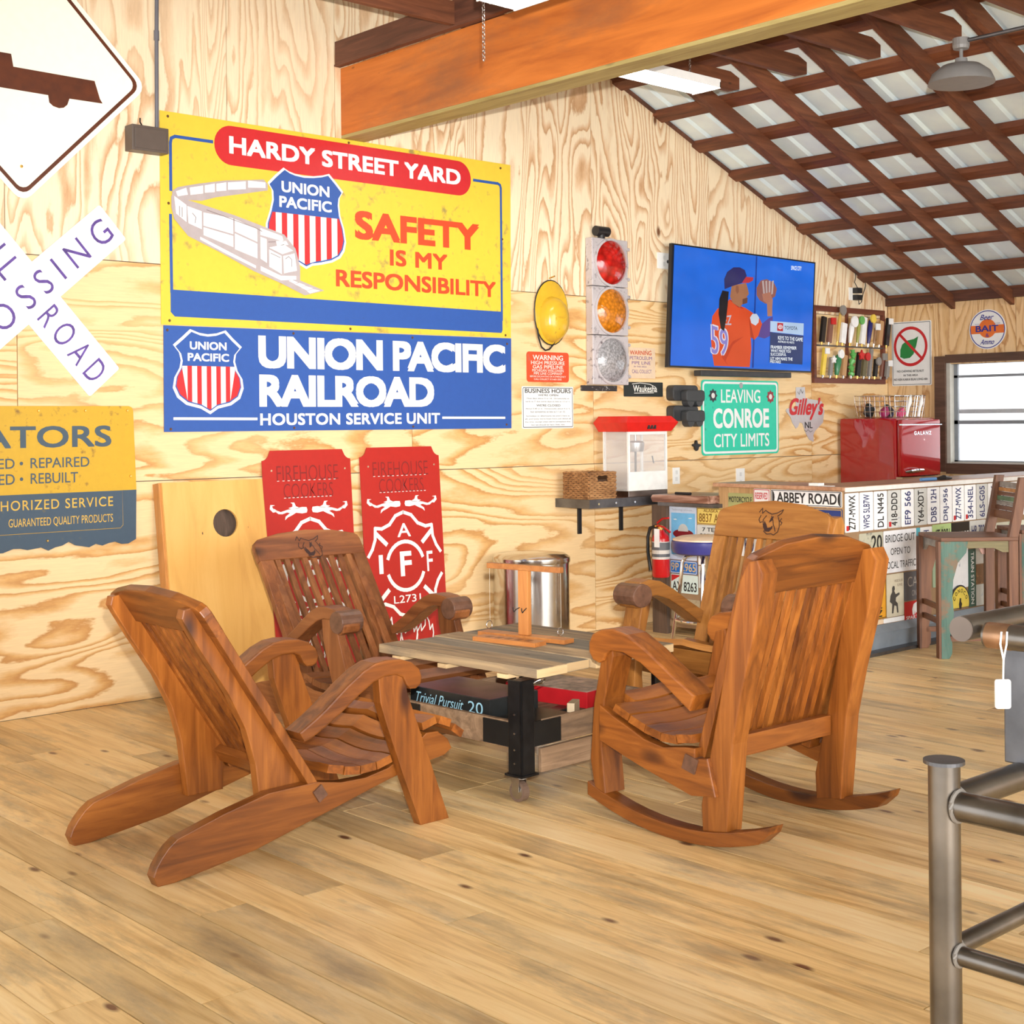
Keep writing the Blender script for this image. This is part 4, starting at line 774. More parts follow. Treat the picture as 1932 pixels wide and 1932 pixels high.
# red firehouse signs
def fire(label, x0, x1, zt):
    t = thing('firehouse_sign', label, 'sign', ((x0 + x1) / 2, 6.5, 0), group='red cut metal fire department signs')
    yB = 6.50; dv = Vector((0, .09, zt)).normalized(); W_ = x1 - x0
    P = lambda a, b, k=0: Vector((x0 + a, yB, 0.002)) + dv * b + Vector((0, -k, 0)); H = zt
    q = lambda k: (lambda a, b: P(a, b, k))
    cx, r = W_ / 2, .055; pts = [(0, 0), (W_, 0), (W_, H - r)]
    for i in range(1, 5): a = PI * 1.5 - i * PI / 10; pts.append((W_ + r * math.cos(a) * .9, H + r * math.sin(a)))
    pts += [(W_ - r, H), (r, H)]
    for i in range(1, 5): a = -i * PI / 10; pts.append((0 + r * math.cos(a) * .9, H + r * math.sin(a)))
    pts.append((0, H - r)); obj('sheet', MB().prism(pts, q(0), (0, .004, 0)), FIRER, t)
    e1, e2 = q(.0012), q(.0022)
    obj('engraved_lettering', join(text('FIREHOUSE', (.09, H - .17, W_ - .09, H - .085), e1, bold=-.012), text('COOKERS', (.13, H - .265, W_ - .13, H - .185), e1, bold=-.012)), ENGR, t)
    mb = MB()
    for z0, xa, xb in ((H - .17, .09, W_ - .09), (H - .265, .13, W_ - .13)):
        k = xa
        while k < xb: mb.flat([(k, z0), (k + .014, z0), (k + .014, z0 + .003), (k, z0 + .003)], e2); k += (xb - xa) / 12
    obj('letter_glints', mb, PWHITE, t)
    mb = MB(); zc = H - .335
    for s_ in (-1, 1):
        f = lambda pts: [(cx + s_ * a, zc + b) for a, b in pts]
        mb.flat(f([(.015, .0), (.02, .016), (.05, .018), (.10, .012), (.15, .006), (.19, -.004), (.215, .006), (.235, .018), (.225, .0), (.205, -.014), (.18, -.016), (.15, -.008), (.13, -.012), (.16, -.03), (.165, -.05), (.145, -.035), (.12, -.026), (.09, -.012), (.05, -.018), (.02, -.014)]), e1)
        mb.flat(f([(.06, .012), (.09, .024), (.10, .045), (.125, .045), (.112, .038), (.113, .022), (.14, .015), (.10, .006)]), e1)
        mb.flat(f([(.205, .0), (.235, .012), (.245, .03), (.225, .035), (.255, .038), (.26, .015), (.24, -.004)]), e1)
    zc = H - .70; k = .245
    pts = [(0, 1.15), (.25, 1.08), (.45, .90), (.70, .82), (.90, .84), (.92, .60), (1.02, .40), (1.15, .25)]
    out = [(cx + s_ * a * k, zc + b * k * 1.12) for s_, seq in ((1, pts), ) for a, b in seq]
    for sx in (-1, 1):
        for sz in (-1, 1): stroke(mb, [(cx + sx * a * k * .95, zc + sz * b * k * (1.12 if sz > 0 else 1.05)) for a, b in pts], .020, e1)
    for sx in (-1, 1):
        for sz in (-1, 1): stroke(mb, [(cx + sx * .83 * k, zc + sz * .80 * k), (cx + sx * .55 * k, zc + sz * .55 * k)], .026, e2)
    for a0, a1 in ((20, 160), (200, 340)): stroke(mb, [(cx + .56 * k * math.cos(math.radians(a)), zc + .58 * k * math.sin(math.radians(a))) for a in range(a0, a1 + 1, 10)], .022, e1)
    fl = MB()
    for ox, sgn in ((.12, 1), (-.12, -1), (0, 1)): stroke(mb, [(cx + ox + sgn * a, H - 1.14 + b) for a, b in [(-.07, .0), (-.06, .05), (-.03, .09), (-.03, .05), (0, .08), (.005, .15), (.03, .10), (.035, .05), (.055, .08), (.06, .03), (.05, -.02)]], .008, e2)
    obj('cut_out_design', join(mb, text('A', (cx - .05, zc + .17, cx + .05, zc + .25), e1, bold=.01), text('F', (cx - .04, zc - .06, cx + .045, zc + .085), e1, bold=.03), text('I', (cx - .195, zc - .035, cx - .165, zc + .075), e1, bold=.01), text('F', (cx + .16, zc - .045, cx + .205, zc + .075), e1, bold=.01), text('L2731', (cx - .10, zc - .215, cx + .10, zc - .17), e1, bold=.006)), PWHITE, t)
    obj('bolt_heads', MB().cyl(P(.055, H - .11, -.002), P(.055, H - .11, .006), .006, seg=8).cyl(P(W_ - .045, H - .11, -.002), P(W_ - .045, H - .11, .006), .006, seg=8), CHROME, t)
fire('red metal fire department sign standing beside the cornhole board', 4.145, 4.735, 1.262); fire('red metal fire department sign, right of its twin by the trash can', 4.80, 5.39, 1.266)
# fire helmet
t = thing('fire_helmet', 'yellow fire helmet hanging from a nail between signs and traffic light', 'helmet', (6.36, 6.5, 2.08))
b = MB()
def hring(a_, bb, y, cz, nseg=28): return [(6.345 + a_ * math.cos(2 * PI * i / nseg), y - .03 * math.sin(2 * PI * i / nseg) * 0, cz + bb * (math.sin(2 * PI * i / nseg)) + (.03 if math.sin(2 * PI * i / nseg) > 0 else 0)) for i in range(nseg)]
rings = [hring(.148, .195, 6.585, 2.10), hring(.142, .185, 6.575, 2.10), hring(.112, .135, 6.575, 2.055), hring(.105, .125, 6.54, 2.055), hring(.085, .10, 6.505, 2.055), hring(.045, .055, 6.49, 2.055), hring(.006, .006, 6.487, 2.055)]
bb_ = b.b; rv = [[bb_.verts.new(p) for p in r_] for r_ in rings]
for A_, B_ in zip(rv, rv[1:]):
    for j in range(28): bb_.faces.new((A_[j], A_[(j + 1) % 28], B_[(j + 1) % 28], B_[j]))
bb_.faces.new(rv[-1]); obj('shell', b, HELM, t, smooth=True, ang=50)
obj('brim_edge', MB().tube(rings[0], .0045, 6, True), BLACK, t)
mb = MB()
for sx in (-.055, 0, .055): mb.tube([(6.345 + sx, 6.565, 2.20), (6.345 + sx * .9, 6.515, 2.14), (6.345 + sx * .8, 6.492, 2.07), (6.345 + sx * .9, 6.515, 1.99), (6.345 + sx, 6.565, 1.94)], .006, 6)
mb.tube([(6.245, 6.56, 2.07), (6.275, 6.505, 2.075), (6.345, 6.483, 2.08), (6.415, 6.505, 2.075), (6.445, 6.56, 2.07)], .006, 6); obj('shell_ribs', mb, HELM, t, smooth=True)
obj('chin_strap', MB().tube([(6.22, 6.585, 2.02), (6.225, 6.58, 1.95), (6.25, 6.58, 1.89), (6.285, 6.58, 1.868), (6.32, 6.58, 1.875), (6.36, 6.58, 1.91), (6.385, 6.58, 1.96)], .006, 6), BLACK, t)
obj('nail', MB().cyl((6.345, 6.6, 2.34), (6.345, 6.55, 2.35), .005, seg=6), BRASS, t)
# traffic signal
t = thing('traffic_light', 'grey cast traffic signal with red, amber and clear lenses on the wall', 'traffic light', (6.78, 6.5, 1.65))
yF = 6.535; kx = yF / YW
x0, x1 = 6.745 * kx, 7.095 * kx; zc = [CAMH + (z - CAMH) * kx for z in (1.650, 1.988, 2.318, 2.645)]
for i in range(3):
    hs = obj('signal_section', MB().box(x0, yF, zc[i] + .002, x1, 6.598, zc[i + 1] - .002, .006), SILV, t)
    cx_, cz_ = (x0 + x1) / 2 + .005, (zc[i] + zc[i + 1]) / 2
    obj('lens_ring', MB().lathe([(.163, 0), (.163, .012), (.148, .014), (.146, 0)], (cx_, yF, cz_), 32, '-Y'), SILV, hs, smooth=True)
    obj('lens', MB().lathe([(.147, .004), (.125, .022), (.085, .036), (.04, .044), (.0001, .046)], (cx_, yF, cz_), 32, '-Y'), (lens('clear_lens', (0.36, 0.35, 0.36), 60), lens('amber_lens', (0.62, 0.20, 0.01), 40), lens('red_lens', (0.50, 0.012, 0.008), 22))[i], hs, smooth=True)
    obj('hinge_lug', MB().cyl((x1, yF + .01, zc[i + 1] - .06), (x1 + .022, yF + .01, zc[i + 1] - .06), .012, seg=8).cyl((x1, yF + .01, zc[i] + .06), (x1 + .022, yF + .01, zc[i] + .06), .012, seg=8).cyl((x0, yF + .01, zc[i] + .05), (x0 - .01, yF + .01, zc[i] + .05), .012, seg=8), SILV, hs)
obj('top_fitting', MB().cyl((x0 + .05, 6.55, zc[3] + .045), (x0 + .165, 6.55, zc[3] + .045), .034).cyl((x0 + .105, 6.55, zc[3] - .005), (x0 + .105, 6.55, zc[3] + .03), .025), BLACK, t, smooth=True)
# small signs
def sign(name, label, rect, m, txts, tm, border=None, y=YW, r=.012, th=.004, bm2=None, extra=None):
    a0, b0, a1, b1 = rect; t = thing(name, label, 'sign', ((a0 + a1) / 2, y, b0))
    obj('plate', MB().prism(rrect(a0, b0, a1, b1, r), PL(y - th - .002), (0, th, 0)), m, t)
    if border:
        mb = MB(); d, wd = border; ringflat(mb, rrect(a0 + d, b0 + d, a1 - d, b1 - d, r), rrect(a0 + d + wd, b0 + d + wd, a1 - d - wd, b1 - d - wd, r * .7), PL(y - th - .0032)); obj('border_line', mb, bm2 or tm, t)
    if txts: obj('lettering', join(*[text(s_, rc, PL(y - th - .0032), bold=bd) for s_, rc, bd in txts]), tm, t)
    return t
a0, b0, a1, b1 = 6.134, 1.663, 6.511, 1.858
sign('warning_sign', 'small red pipeline warning sign under the fire helmet', (a0, b0, a1, b1), worn('orange_warning_enamel', (0.62, 0.07, 0.02), (0.35, 0.15, 0.1), amount=.36), [('WARNING', (a0 + .05, 1.805, a1 - .055, 1.838), .012), ('HIGH PRESSURE', (a0 + .035, 1.776, a1 - .04, 1.80), .006), ('GAS PIPELINE', (a0 + .05, 1.75, a1 - .055, 1.772), .006), ('MICHIGAN WISCONSIN', (a0 + .045, 1.729, a1 - .05, 1.747), .0), ('PIPE LINE COMPANY', (a0 + .06, 1.710, a1 - .06, 1.726), .0), ('BEFORE EXCAVATING OR IN EMERGENCY', (a0 + .025, 1.694, a1 - .03, 1.704), .0), ('CALL COLLECT 313-665-3505', (a0 + .06, 1.676, a1 - .07, 1.687), .0)], CREAM, None, r=.02)
a0, b0, a1, b1 = 6.088, 1.362, 6.549, 1.634
sign('business_hours_sign', 'white BUSINESS HOURS notice with black print under the warning sign', (a0, b0, a1, b1), WHITE, [('BUSINESS HOURS', (a0 + .025, 1.592, a1 - .025, 1.620), .012), ("WE'RE OPEN", (a0 + .14, 1.572, a1 - .14, 1.584), .006), ("Most days about 9 or 10.  Occasionally as", (a0 + .04, 1.550, a1 - .04, 1.561), 0), ("early as 7, but some days as late as 12 or 1.", (a0 + .03, 1.530, a1 - .03, 1.541), 0), ("WE'RE CLOSED", (a0 + .125, 1.505, a1 - .12, 1.519), .006), ('About 5:30 or 6.  Occasionally about 4 or 5,', (a0 + .03, 1.484, a1 - .03, 1.495), 0), ('but sometimes as late as 11 or 12.', (a0 + .075, 1.465, a1 - .075, 1.476), 0), ("Somedays or afternoons we aren't here at", (a0 + .035, 1.437, a1 - .035, 1.448), 0), ("all, and lately we've been here just about all", (a0 + .025, 1.418, a1 - .025, 1.429), 0), ("the time, except when we're someplace else,", (a0 + .025, 1.399, a1 - .025, 1.410), 0), ('but we should be here then, too.', (a0 + .08, 1.380, a1 - .08, 1.391), 0)], M_('black_ink', (0.02, 0.02, 0.02)), (.007, .004), r=.008)
a0, a1 = 7.09, 7.36
sign('petroleum_sign', 'faded PETROLEUM PIPE LINE warning card right of the traffic light', (a0, 1.70, a1, 1.912), worn('faded_cream_enamel', (0.72, 0.55, 0.38), (0.45, 0.2, 0.1), amount=.36), [('WARNING', (7.10, 1.862, 7.32, 1.892), .015)], M_('faded_red_ink', (0.60, 0.10, 0.04)), None, r=.006)
obj('lower_lettering', join(text('PETROLEUM', (7.10, 1.828, 7.325, 1.852), PL(YW - .0075)), text('PIPE LINE', (7.12, 1.796, 7.31, 1.818), PL(YW - .0075)), text('IN THIS AREA', (7.14, 1.775, 7.27, 1.786), PL(YW - .0075)), text('CALL COLLECT', (7.12, 1.735, 7.32, 1.76), PL(YW - .0075))), M_('faded_violet_ink', (0.18, 0.10, 0.28)), bpy.data.objects['petroleum_sign'])
t = sign('engine_maker_sign', 'small black sign with white script below the traffic light', (7.04, 1.573, 7.438, 1.674), worn('black_chipped_enamel', (0.015, 0.02, 0.018), (0.3, 0.3, 0.27), amount=.40), [('Waukesha', (7.13, 1.605, 7.375, 1.652), .012)], CREAM, None, r=.006)
mb = MB(); stroke(mb, [(7.12, 1.66), (7.2, 1.668), (7.3, 1.66), (7.36, 1.64)], .004, PL(YW - .0075)); stroke(mb, [(7.14, 1.597), (7.34, 1.600)], .004, PL(YW - .0075)); obj('swoosh', mb, CREAM, t)
t = thing('number_strip', 'narrow chipped black and white metal strip under the traffic light', 'sign', (6.79, YW, 1.607)); obj('strip', MB().box(6.622, YW - .012, 1.608, 6.966, YW - .001, 1.646, .003), worn('chipped_black_white', (0.03, 0.025, 0.025), (0.6, 0.6, 0.58), amount=.33, fine=60), t)
# outlets
def outlet(label, a0, b0, a1, b1, P='L', x=None, gang=1):
    t = thing('outlet_cover', label, 'outlet', ((a0 + a1) / 2, YW, b0))
    obj('cover', MB().box(a0, YW - .008, b0, a1, YW - .0005, b1, .002), PWHITE, t)
    mb = MB()
    for k in range(2): zz = b0 + (b1 - b0) * (.3 + .4 * k); mb.box((a0 + a1) / 2 - .012, YW - .0095, zz - .014, (a0 + a1) / 2 + .012, YW - .008, zz + .014)
    obj('socket', mb, M_('socket_white', (0.7, 0.7, 0.67)), t); return t
t = outlet('white wall outlet at the left edge of the television', 7.392, 2.475, 7.53, 2.588); obj('plug', MB().cyl((7.50, 6.6, 2.528), (7.50, 6.565, 2.528), .012).tube([(7.50, 6.57, 2.528), (7.54, 6.55, 2.52), (7.60, 6.56, 2.51)], .004, 6), BLACK, t)
outlet('white switch plate right of the popcorn machine', 7.535, .955, 7.61, 1.072); outlet('white outlet plate above the bar end', 8.245, .90, 8.345, 1.045)
t = thing('plugged_adapters', 'outlet with two black power adapters and looping cords near the roof', 'outlet', (9.76, YW, 2.37))
obj('cover', MB().box(9.715, YW - .008, 2.372, 9.77, YW, 2.475, .002), PWHITE, t)
for z in (2.43, 2.373): obj('adapter', MB().box(9.765, YW - .055, z, 9.835, YW - .002, z + .043, .003), BLACK, t)
obj('cord', MB().tube([(9.80, 6.57, 2.475), (9.79, 6.59, 2.52), (9.81, 6.59, 2.57), (9.80, 6.59, 2.60)], .0035, 5).tube([(9.80, 6.56, 2.37), (9.82, 6.57, 2.34), (9.87, 6.58, 2.36), (9.91, 6.59, 2.43), (9.95, 6.59, 2.50), (9.94, 6.59, 2.55)], .0035, 5), BLACK, t)
# television with sound bar
t = thing('television', 'large wall television showing a baseball pitcher on blue', 'television', (8.4, 6.5, 1.78))
yF = 6.50; k = yF / YW
tv = at_depth([(7.500, 1.784), (9.205, 1.772), (9.272, 2.648), (7.558, 2.666)], yF)
tilt = .045
def PTV(u, v, d=0):        # u,v in 0..1 across the screen
    q = tv; a = (1 - v) * ((1 - u) * q[0][0] + u * q[1][0]) + v * ((1 - u) * q[3][0] + u * q[2][0]); b_ = (1 - v) * ((1 - u) * q[0][1] + u * q[1][1]) + v * ((1 - u) * q[3][1] + u * q[2][1])
    return Vector((a, yF - d, b_))
obj('housing', MB().prism([(0, 0), (1, 0), (1, 1), (0, 1)], PTV, (0, .03, 0), .003), M_('tv_bezel', (0.012, 0.012, 0.013), 0.3), t)
obj('wall_mount', MB().box(8.1, 6.525, 2.0, 8.5, 6.598, 2.4), BLACK, t)
def scr(d): return lambda u, v: PTV(.012 + u * .976, .014 + v * .972, d)
BLU = emis('screen_blue', (0.012, 0.16, 0.80), .62)
so = obj('screen', MB().flat([(0, 0), (1, 0), (1, 1), (0, 1)], scr(.0035)), BLU, t)
def tvp(px): # zoomed screen pixels to u,v using the four screen corners
    x, y = px
    import itertools
    c00, c10, c11, c01 = (78, 1098), (1222, 1142), (1255, 280), (125, 122)
    u = v = .5
    for _ in range(12):
        fx = (1 - v) * ((1 - u) * c00[0] + u * c10[0]) + v * ((1 - u) * c01[0] + u * c11[0]); fy = (1 - v) * ((1 - u) * c00[1] + u * c10[1]) + v * ((1 - u) * c01[1] + u * c11[1])
        u += (x - fx) / 1140; v -= (y - fy) / 900
    return (u, v)
def tvpoly(name, pts, col, d, s=.62, lab=None):
    o = obj(name, MB().flat([tvp(p) for p in pts], scr(d)), emis('screen_' + name, col, s), so)
    return o
tvpoly('screen_wall_seam', [(753, 212), (764, 214), (728, 1115), (714, 1115)], (0.005, 0.05, 0.35), .0040)
tvpoly('screen_jersey', [(540, 560), (600, 610), (660, 630), (720, 670), (780, 720), (805, 770), (775, 850), (735, 890), (705, 870), (710, 960), (695, 1110), (410, 1100), (395, 1000), (385, 850), (400, 700), (440, 640), (500, 600)], (0.80, 0.085, 0.02), .0044)
tvpoly('screen_sleeve', [(800, 760), (850, 720), (890, 700), (885, 850), (820, 880), (765, 865)], (0.10, 0.06, 0.30), .0046)
tvpoly('screen_skin', [(555, 450), (670, 430), (685, 480), (692, 520), (675, 540), (680, 590), (640, 600), (620, 630), (560, 590), (540, 540)], (0.42, 0.17, 0.08), .0048)
tvpoly('screen_forearm', [(840, 570), (890, 560), (885, 640), (885, 700), (845, 700)], (0.50, 0.22, 0.14), .0048)
tvpoly('screen_cap', [(498, 480), (495, 400), (520, 340), (570, 303), (620, 303), (660, 325), (675, 370), (670, 420), (560, 455)], (0.03, 0.025, 0.13), .0052)
tvpoly('screen_cap_brim', [(635, 430), (670, 380), (730, 385), (725, 410), (690, 430)], (0.55, 0.04, 0.05), .0054)
tvpoly('screen_ponytail', [(480, 490), (530, 500), (520, 620), (505, 740), (490, 820), (465, 800), (448, 680), (455, 560)], (0.012, 0.01, 0.014), .0056)
tvpoly('screen_glove', [(755, 470), (790, 410), (840, 400), (900, 430), (925, 480), (910, 540), (860, 570), (830, 600), (780, 570), (755, 530)], (0.32, 0.12, 0.10), .0052)
tvpoly('screen_patch', [(700, 710), (720, 680), (755, 680), (775, 710), (770, 750), (745, 775), (710, 755)], (0.70, 0.76, 0.85), .0050)
tvpoly('screen_caption_white', [(868, 738), (1158, 760), (1155, 855), (866, 825)], (0.50, 0.68, 0.92), .0060)
tvpoly('screen_caption_navy', [(866, 828), (1155, 858), (1146, 1090), (858, 1072)], (0.02, 0.05, 0.17), .0060)
tvpoly('screen_caption_badge', [(927, 753), (977, 757), (975, 822), (925, 817)], (0.55, 0.01, 0.03), .0064)
def tvtext(s_, q, d=.0068): return text(s_, (0, 0, 1, 1), lambda u, v: scr(d)(*((1 - v) * ((1 - u) * q[0][i] + u * q[1][i]) + v * ((1 - u) * q[3][i] + u * q[2][i]) for i in range(2))), bold=.01)
def qd(*p): return [tvp(x) for x in p]
for b_ in (tvtext('KEYS TO THE GAME', qd((932, 888), (1148, 905), (1148, 875), (932, 858))), tvtext('ASTROS VS METS', qd((932, 912), (1072, 922), (1072, 906), (932, 896))), tvtext('FRAMBER REMEMBER', qd((870, 960), (1093, 970), (1093, 945), (870, 935))), tvtext('WHAT MADE YOU', qd((870, 988), (1042, 995), (1042, 972), (870, 965))), tvtext('SUCCESSFUL', qd((868, 1018), (1003, 1020), (1003, 998), (868, 994))), tvtext('LET HIM MAKE THE', qd((866, 1052), (1058, 1058), (1058, 1034), (866, 1028))), tvtext('MISTAKE', qd((864, 1076), (955, 1080), (955, 1058), (864, 1054))), tvtext('SPACE CITY', qd((1046, 328), (1135, 336), (1137, 302), (1048, 294)))): obj('screen_caption_text', b_, emis('screen_text_white', (0.85, 0.9, 0.95), .8), so)
obj('screen_brand_text', tvtext('TOYOTA', qd((988, 806), (1100, 814), (1100, 786), (988, 778))), emis('screen_text_dark', (0.02, 0.03, 0.06), .5), so)
tvpoly('screen_jersey_fold', [(690, 700), (705, 870), (735, 890), (715, 800)], (0.48, 0.04, 0.012), .0046)
tvpoly('screen_jersey_fold', [(470, 1030), (560, 900), (650, 860), (560, 930), (500, 1060), (520, 1100)], (0.62, 0.05, 0.014), .0046)
tvpoly('screen_jersey_fold', [(530, 560), (600, 625), (650, 640), (600, 600)], (0.45, 0.02, 0.02), .0047)
tvpoly('screen_cheek_shade', [(640, 560), (682, 548), (678, 592), (640, 604)], (0.16, 0.06, 0.04), .0050)
tvpoly('screen_ear', [(588, 450), (608, 452), (612, 500), (598, 520), (586, 495)], (0.30, 0.11, 0.06), .0050)
for k in range(4): tvpoly('screen_glove_finger', [(800 + k * 28, 415), (815 + k * 28, 412), (825 + k * 22, 520), (810 + k * 22, 525)], (0.55, 0.42, 0.40), .0055)
tvpoly('screen_hand', [(800, 520), (870, 505), (885, 560), (840, 600), (810, 575)], (0.50, 0.20, 0.13), .0056)
obj('screen_name_text', tvtext('VALDEZ'[:0] or 'EZ', qd((490, 770), (548, 770), (550, 690), (485, 700)), .0050), emis('screen_name_white', (0.6, 0.55, 0.65), .6), so)
for dx in (-7, 7): obj('screen_number_edge', tvtext('59', qd((390 + dx, 1004), (515 + dx, 1024), (520 + dx, 806), (385 + dx, 756)), .0048), emis('screen_number_white', (0.75, 0.72, 0.8), .7), so)
obj('screen_number_text', join(tvtext('59', qd((390, 1000), (515, 1020), (520, 810), (385, 760)), .0050)), emis('screen_number_violet', (0.30, 0.26, 0.70), .6), so)
mb = MB(); stroke(mb, [tvp(p) for p in [(935, 785), (943, 772), (958, 771), (968, 783), (966, 797), (950, 804), (938, 797), (935, 785)]], .005, scr(.0068)); stroke(mb, [tvp(p) for p in [(936, 785), (966, 787)]], .005, scr(.0068)); stroke(mb, [tvp(p) for p in [(950, 772), (950, 803)]], .005, scr(.0068)); obj('screen_badge_mark', mb, emis('screen_badge_white', (0.85, 0.8, 0.8), .7), so)
t = thing('sound_bar', 'slim black sound bar under the television', 'speaker', (8.3, 6.5, 1.72)); sb = at_depth([(7.76, 1.722), (8.912, 1.768)], 6.52); obj('bar_body', MB().box(7.72, 6.48, 1.722, 8.78, 6.55, 1.763, .006), DGREY, t); obj('bracket', MB().box(7.9, 6.55, 1.73, 8.0, 6.598, 1.755).box(8.5, 6.55, 1.73, 8.6, 6.598, 1.755), BLACK, t)
# safety glasses dispensers / black viewers
for nm, z in (('upper', 1.515), ('lower', 1.372)):
    t = thing('black_wall_unit', '%s of two black twin-lobed plastic units left of the green sign' % nm, 'wall unit', (7.65, YW, z), group='black twin-lobed units')
    xo = 7.455
    obj('back_box', MB().prism(rrect(xo + .02, z + .03, xo + .29, z + .14, .03), PL(6.53), (0, .068, 0), .006), DGREY, t)
    obj('hood', MB().prism(rrect(xo + .095, z + .022, xo + .295, z + .105, .025), PL(6.47), (0, .06, 0), .01), M_('soft_black', (0.045, 0.048, 0.05), .6), t)
    for dx in (.145, .24): obj('eye_cup', MB().cyl((xo + dx, 6.475, z + .024), (xo + dx, 6.53, z + .024), .036, seg=18), M_('soft_black', (0.045, 0.048, 0.05), .6), t)
# green city limits sign
a0, b0, a1, b1 = 7.855, 1.148, 8.765, 1.700
t = sign('city_limits_sign', 'turquoise green LEAVING CONROE CITY LIMITS road sign', (a0, b0, a1, b1), CONR, [('LEAVING', (8.075, 1.532, 8.54, 1.632), .012), ('CONROE', (7.985, 1.345, 8.645, 1.492), .03), ('CITY LIMITS', (7.99, 1.205, 8.645, 1.305), .012)], WHITE, (.012, .016), r=.03)
for q, (a, b) in enumerate(((7.985, 1.585), (8.665, 1.580))):
    P = PL(YW - .0078); e = obj('fire_badge', MB().flat([(a + (.05 if i % 2 == 0 else .036) * math.cos(i * PI / 8), b + (.05 if i % 2 == 0 else .036) * 1.05 * math.sin(i * PI / 8)) for i in range(16)], P), M_('badge_dark', (0.03, 0.03, 0.04)) if q == 0 else M_('badge_maroon', (0.28, 0.02, 0.03)), t)
    obj('badge_centre', MB().flat(circ(a, b, .02), PL(YW - .0084)), M_('badge_white', (0.7, 0.68, 0.64)), e)
obj('round_sticker', MB().flat(circ(8.31, 1.662, .022), PL(YW - .0078)), M_('grey_sticker', (0.35, 0.36, 0.36)), t)
# Texas shaped sign
t = thing('texas_shape_sign', 'small silver Texas shaped sign with red script lettering', 'sign', (9.1, YW, 1.22))
tx = [(8.991, 1.655), (9.106, 1.659), (9.112, 1.575), (9.16, 1.565), (9.22, 1.56), (9.30, 1.552), (9.33, 1.545), (9.34, 1.50), (9.363, 1.471), (9.35, 1.42), (9.344, 1.381), (9.29, 1.345), (9.234, 1.312), (9.212, 1.28), (9.216, 1.227), (9.158, 1.245), (9.12, 1.29), (9.093, 1.333), (9.07, 1.375), (9.036, 1.383), (9.01, 1.345), (8.986, 1.334), (8.94, 1.38), (8.92, 1.42), (8.859, 1.472), (8.875, 1.49), (8.989, 1.495)]
plate(tx, m=worn('brushed_silver', (0.62, 0.60, 0.60), (0.5, 0.46, 0.45), amount=.4, metal=.5), parent=t)
obj('red_script', text("Gilley's", (8.90, 1.40, 9.345, 1.575), PL(YW - .0075), bold=.03, skew=.12), RED, t)
obj('marker_letters', text('NL', (9.10, 1.335, 9.20, 1.385), PL(YW - .0078), bold=.01), M_('black_ink', (0.02, 0.02, 0.02)), t)
mb = MB(); stroke(mb, [(9.01, 1.62), (9.03, 1.60), (9.05, 1.64), (9.07, 1.61), (9.085, 1.63)], .003, PL(YW - .0078)); stroke(mb, [(9.09, 1.32), (9.12, 1.31), (9.14, 1.325), (9.17, 1.305), (9.20, 1.315)], .003, PL(YW - .0078)); obj('marker_signature', mb, M_('black_ink', (0.02, 0.02, 0.02)), t)
t = thing('bottle_opener', 'small black cast bottle opener left of the green sign', 'opener', (7.79, YW, 1.19)); obj('opener_body', MB().prism([(7.78, 1.262), (7.79, 1.262), (7.798, 1.238), (7.83, 1.232), (7.832, 1.22), (7.81, 1.212), (7.80, 1.19), (7.785, 1.185), (7.77, 1.195), (7.765, 1.214), (7.745, 1.222), (7.748, 1.234), (7.772, 1.24)], PL(YW - .02), (0, .018, 0), .003), BLACK, t)
# tap handle rack with its handles
t = thing('tap_handle_rack', 'dark wooden rack with two rows of pegs for beer tap handles', 'rack', (9.72, YW, 1.69))
q0, q1 = 1.692, 2.305
obj('rack_frame', MB().box(9.20, YW - .03, 2.262, 10.20, YW - .002, 2.305, .002).box(9.20, YW - .03, 1.692, 10.20, YW - .002, 1.735, .002).box(10.165, YW - .03, 1.735, 10.20, YW - .002, 2.262).box(9.20, YW - .03, 1.735, 9.232, YW - .002, 2.262).box(9.66, YW - .016, 1.735, 9.69, YW - .002, 2.262), wood('rack_red_brown', 'X', (0.07, 0.018, 0.012), (0.14, 0.035, 0.02), (0.2, 0.06, 0.03)), t)
obj('rack_rail', MB().box(9.232, YW - .035, 1.985, 10.165, YW - .005, 1.995), BARE, t)
HC = {'black': (0.015, 0.014, 0.014), 'rust': (0.22, 0.10, 0.07), 'gold': (0.62, 0.40, 0.10), 'white': (0.85, 0.85, 0.84), 'brown': (0.30, 0.16, 0.08), 'green': (0.03, 0.20, 0.08), 'lime': (0.12, 0.42, 0.10), 'navy': (0.02, 0.02, 0.14), 'grey': (0.25, 0.23, 0.21), 'red': (0.55, 0.02, 0.02), 'camo': (0.14, 0.12, 0.06), 'yellow': (0.80, 0.58, 0.08), 'tan': (0.48, 0.27, 0.12), 'multi': (0.35, 0.35, 0.08)}
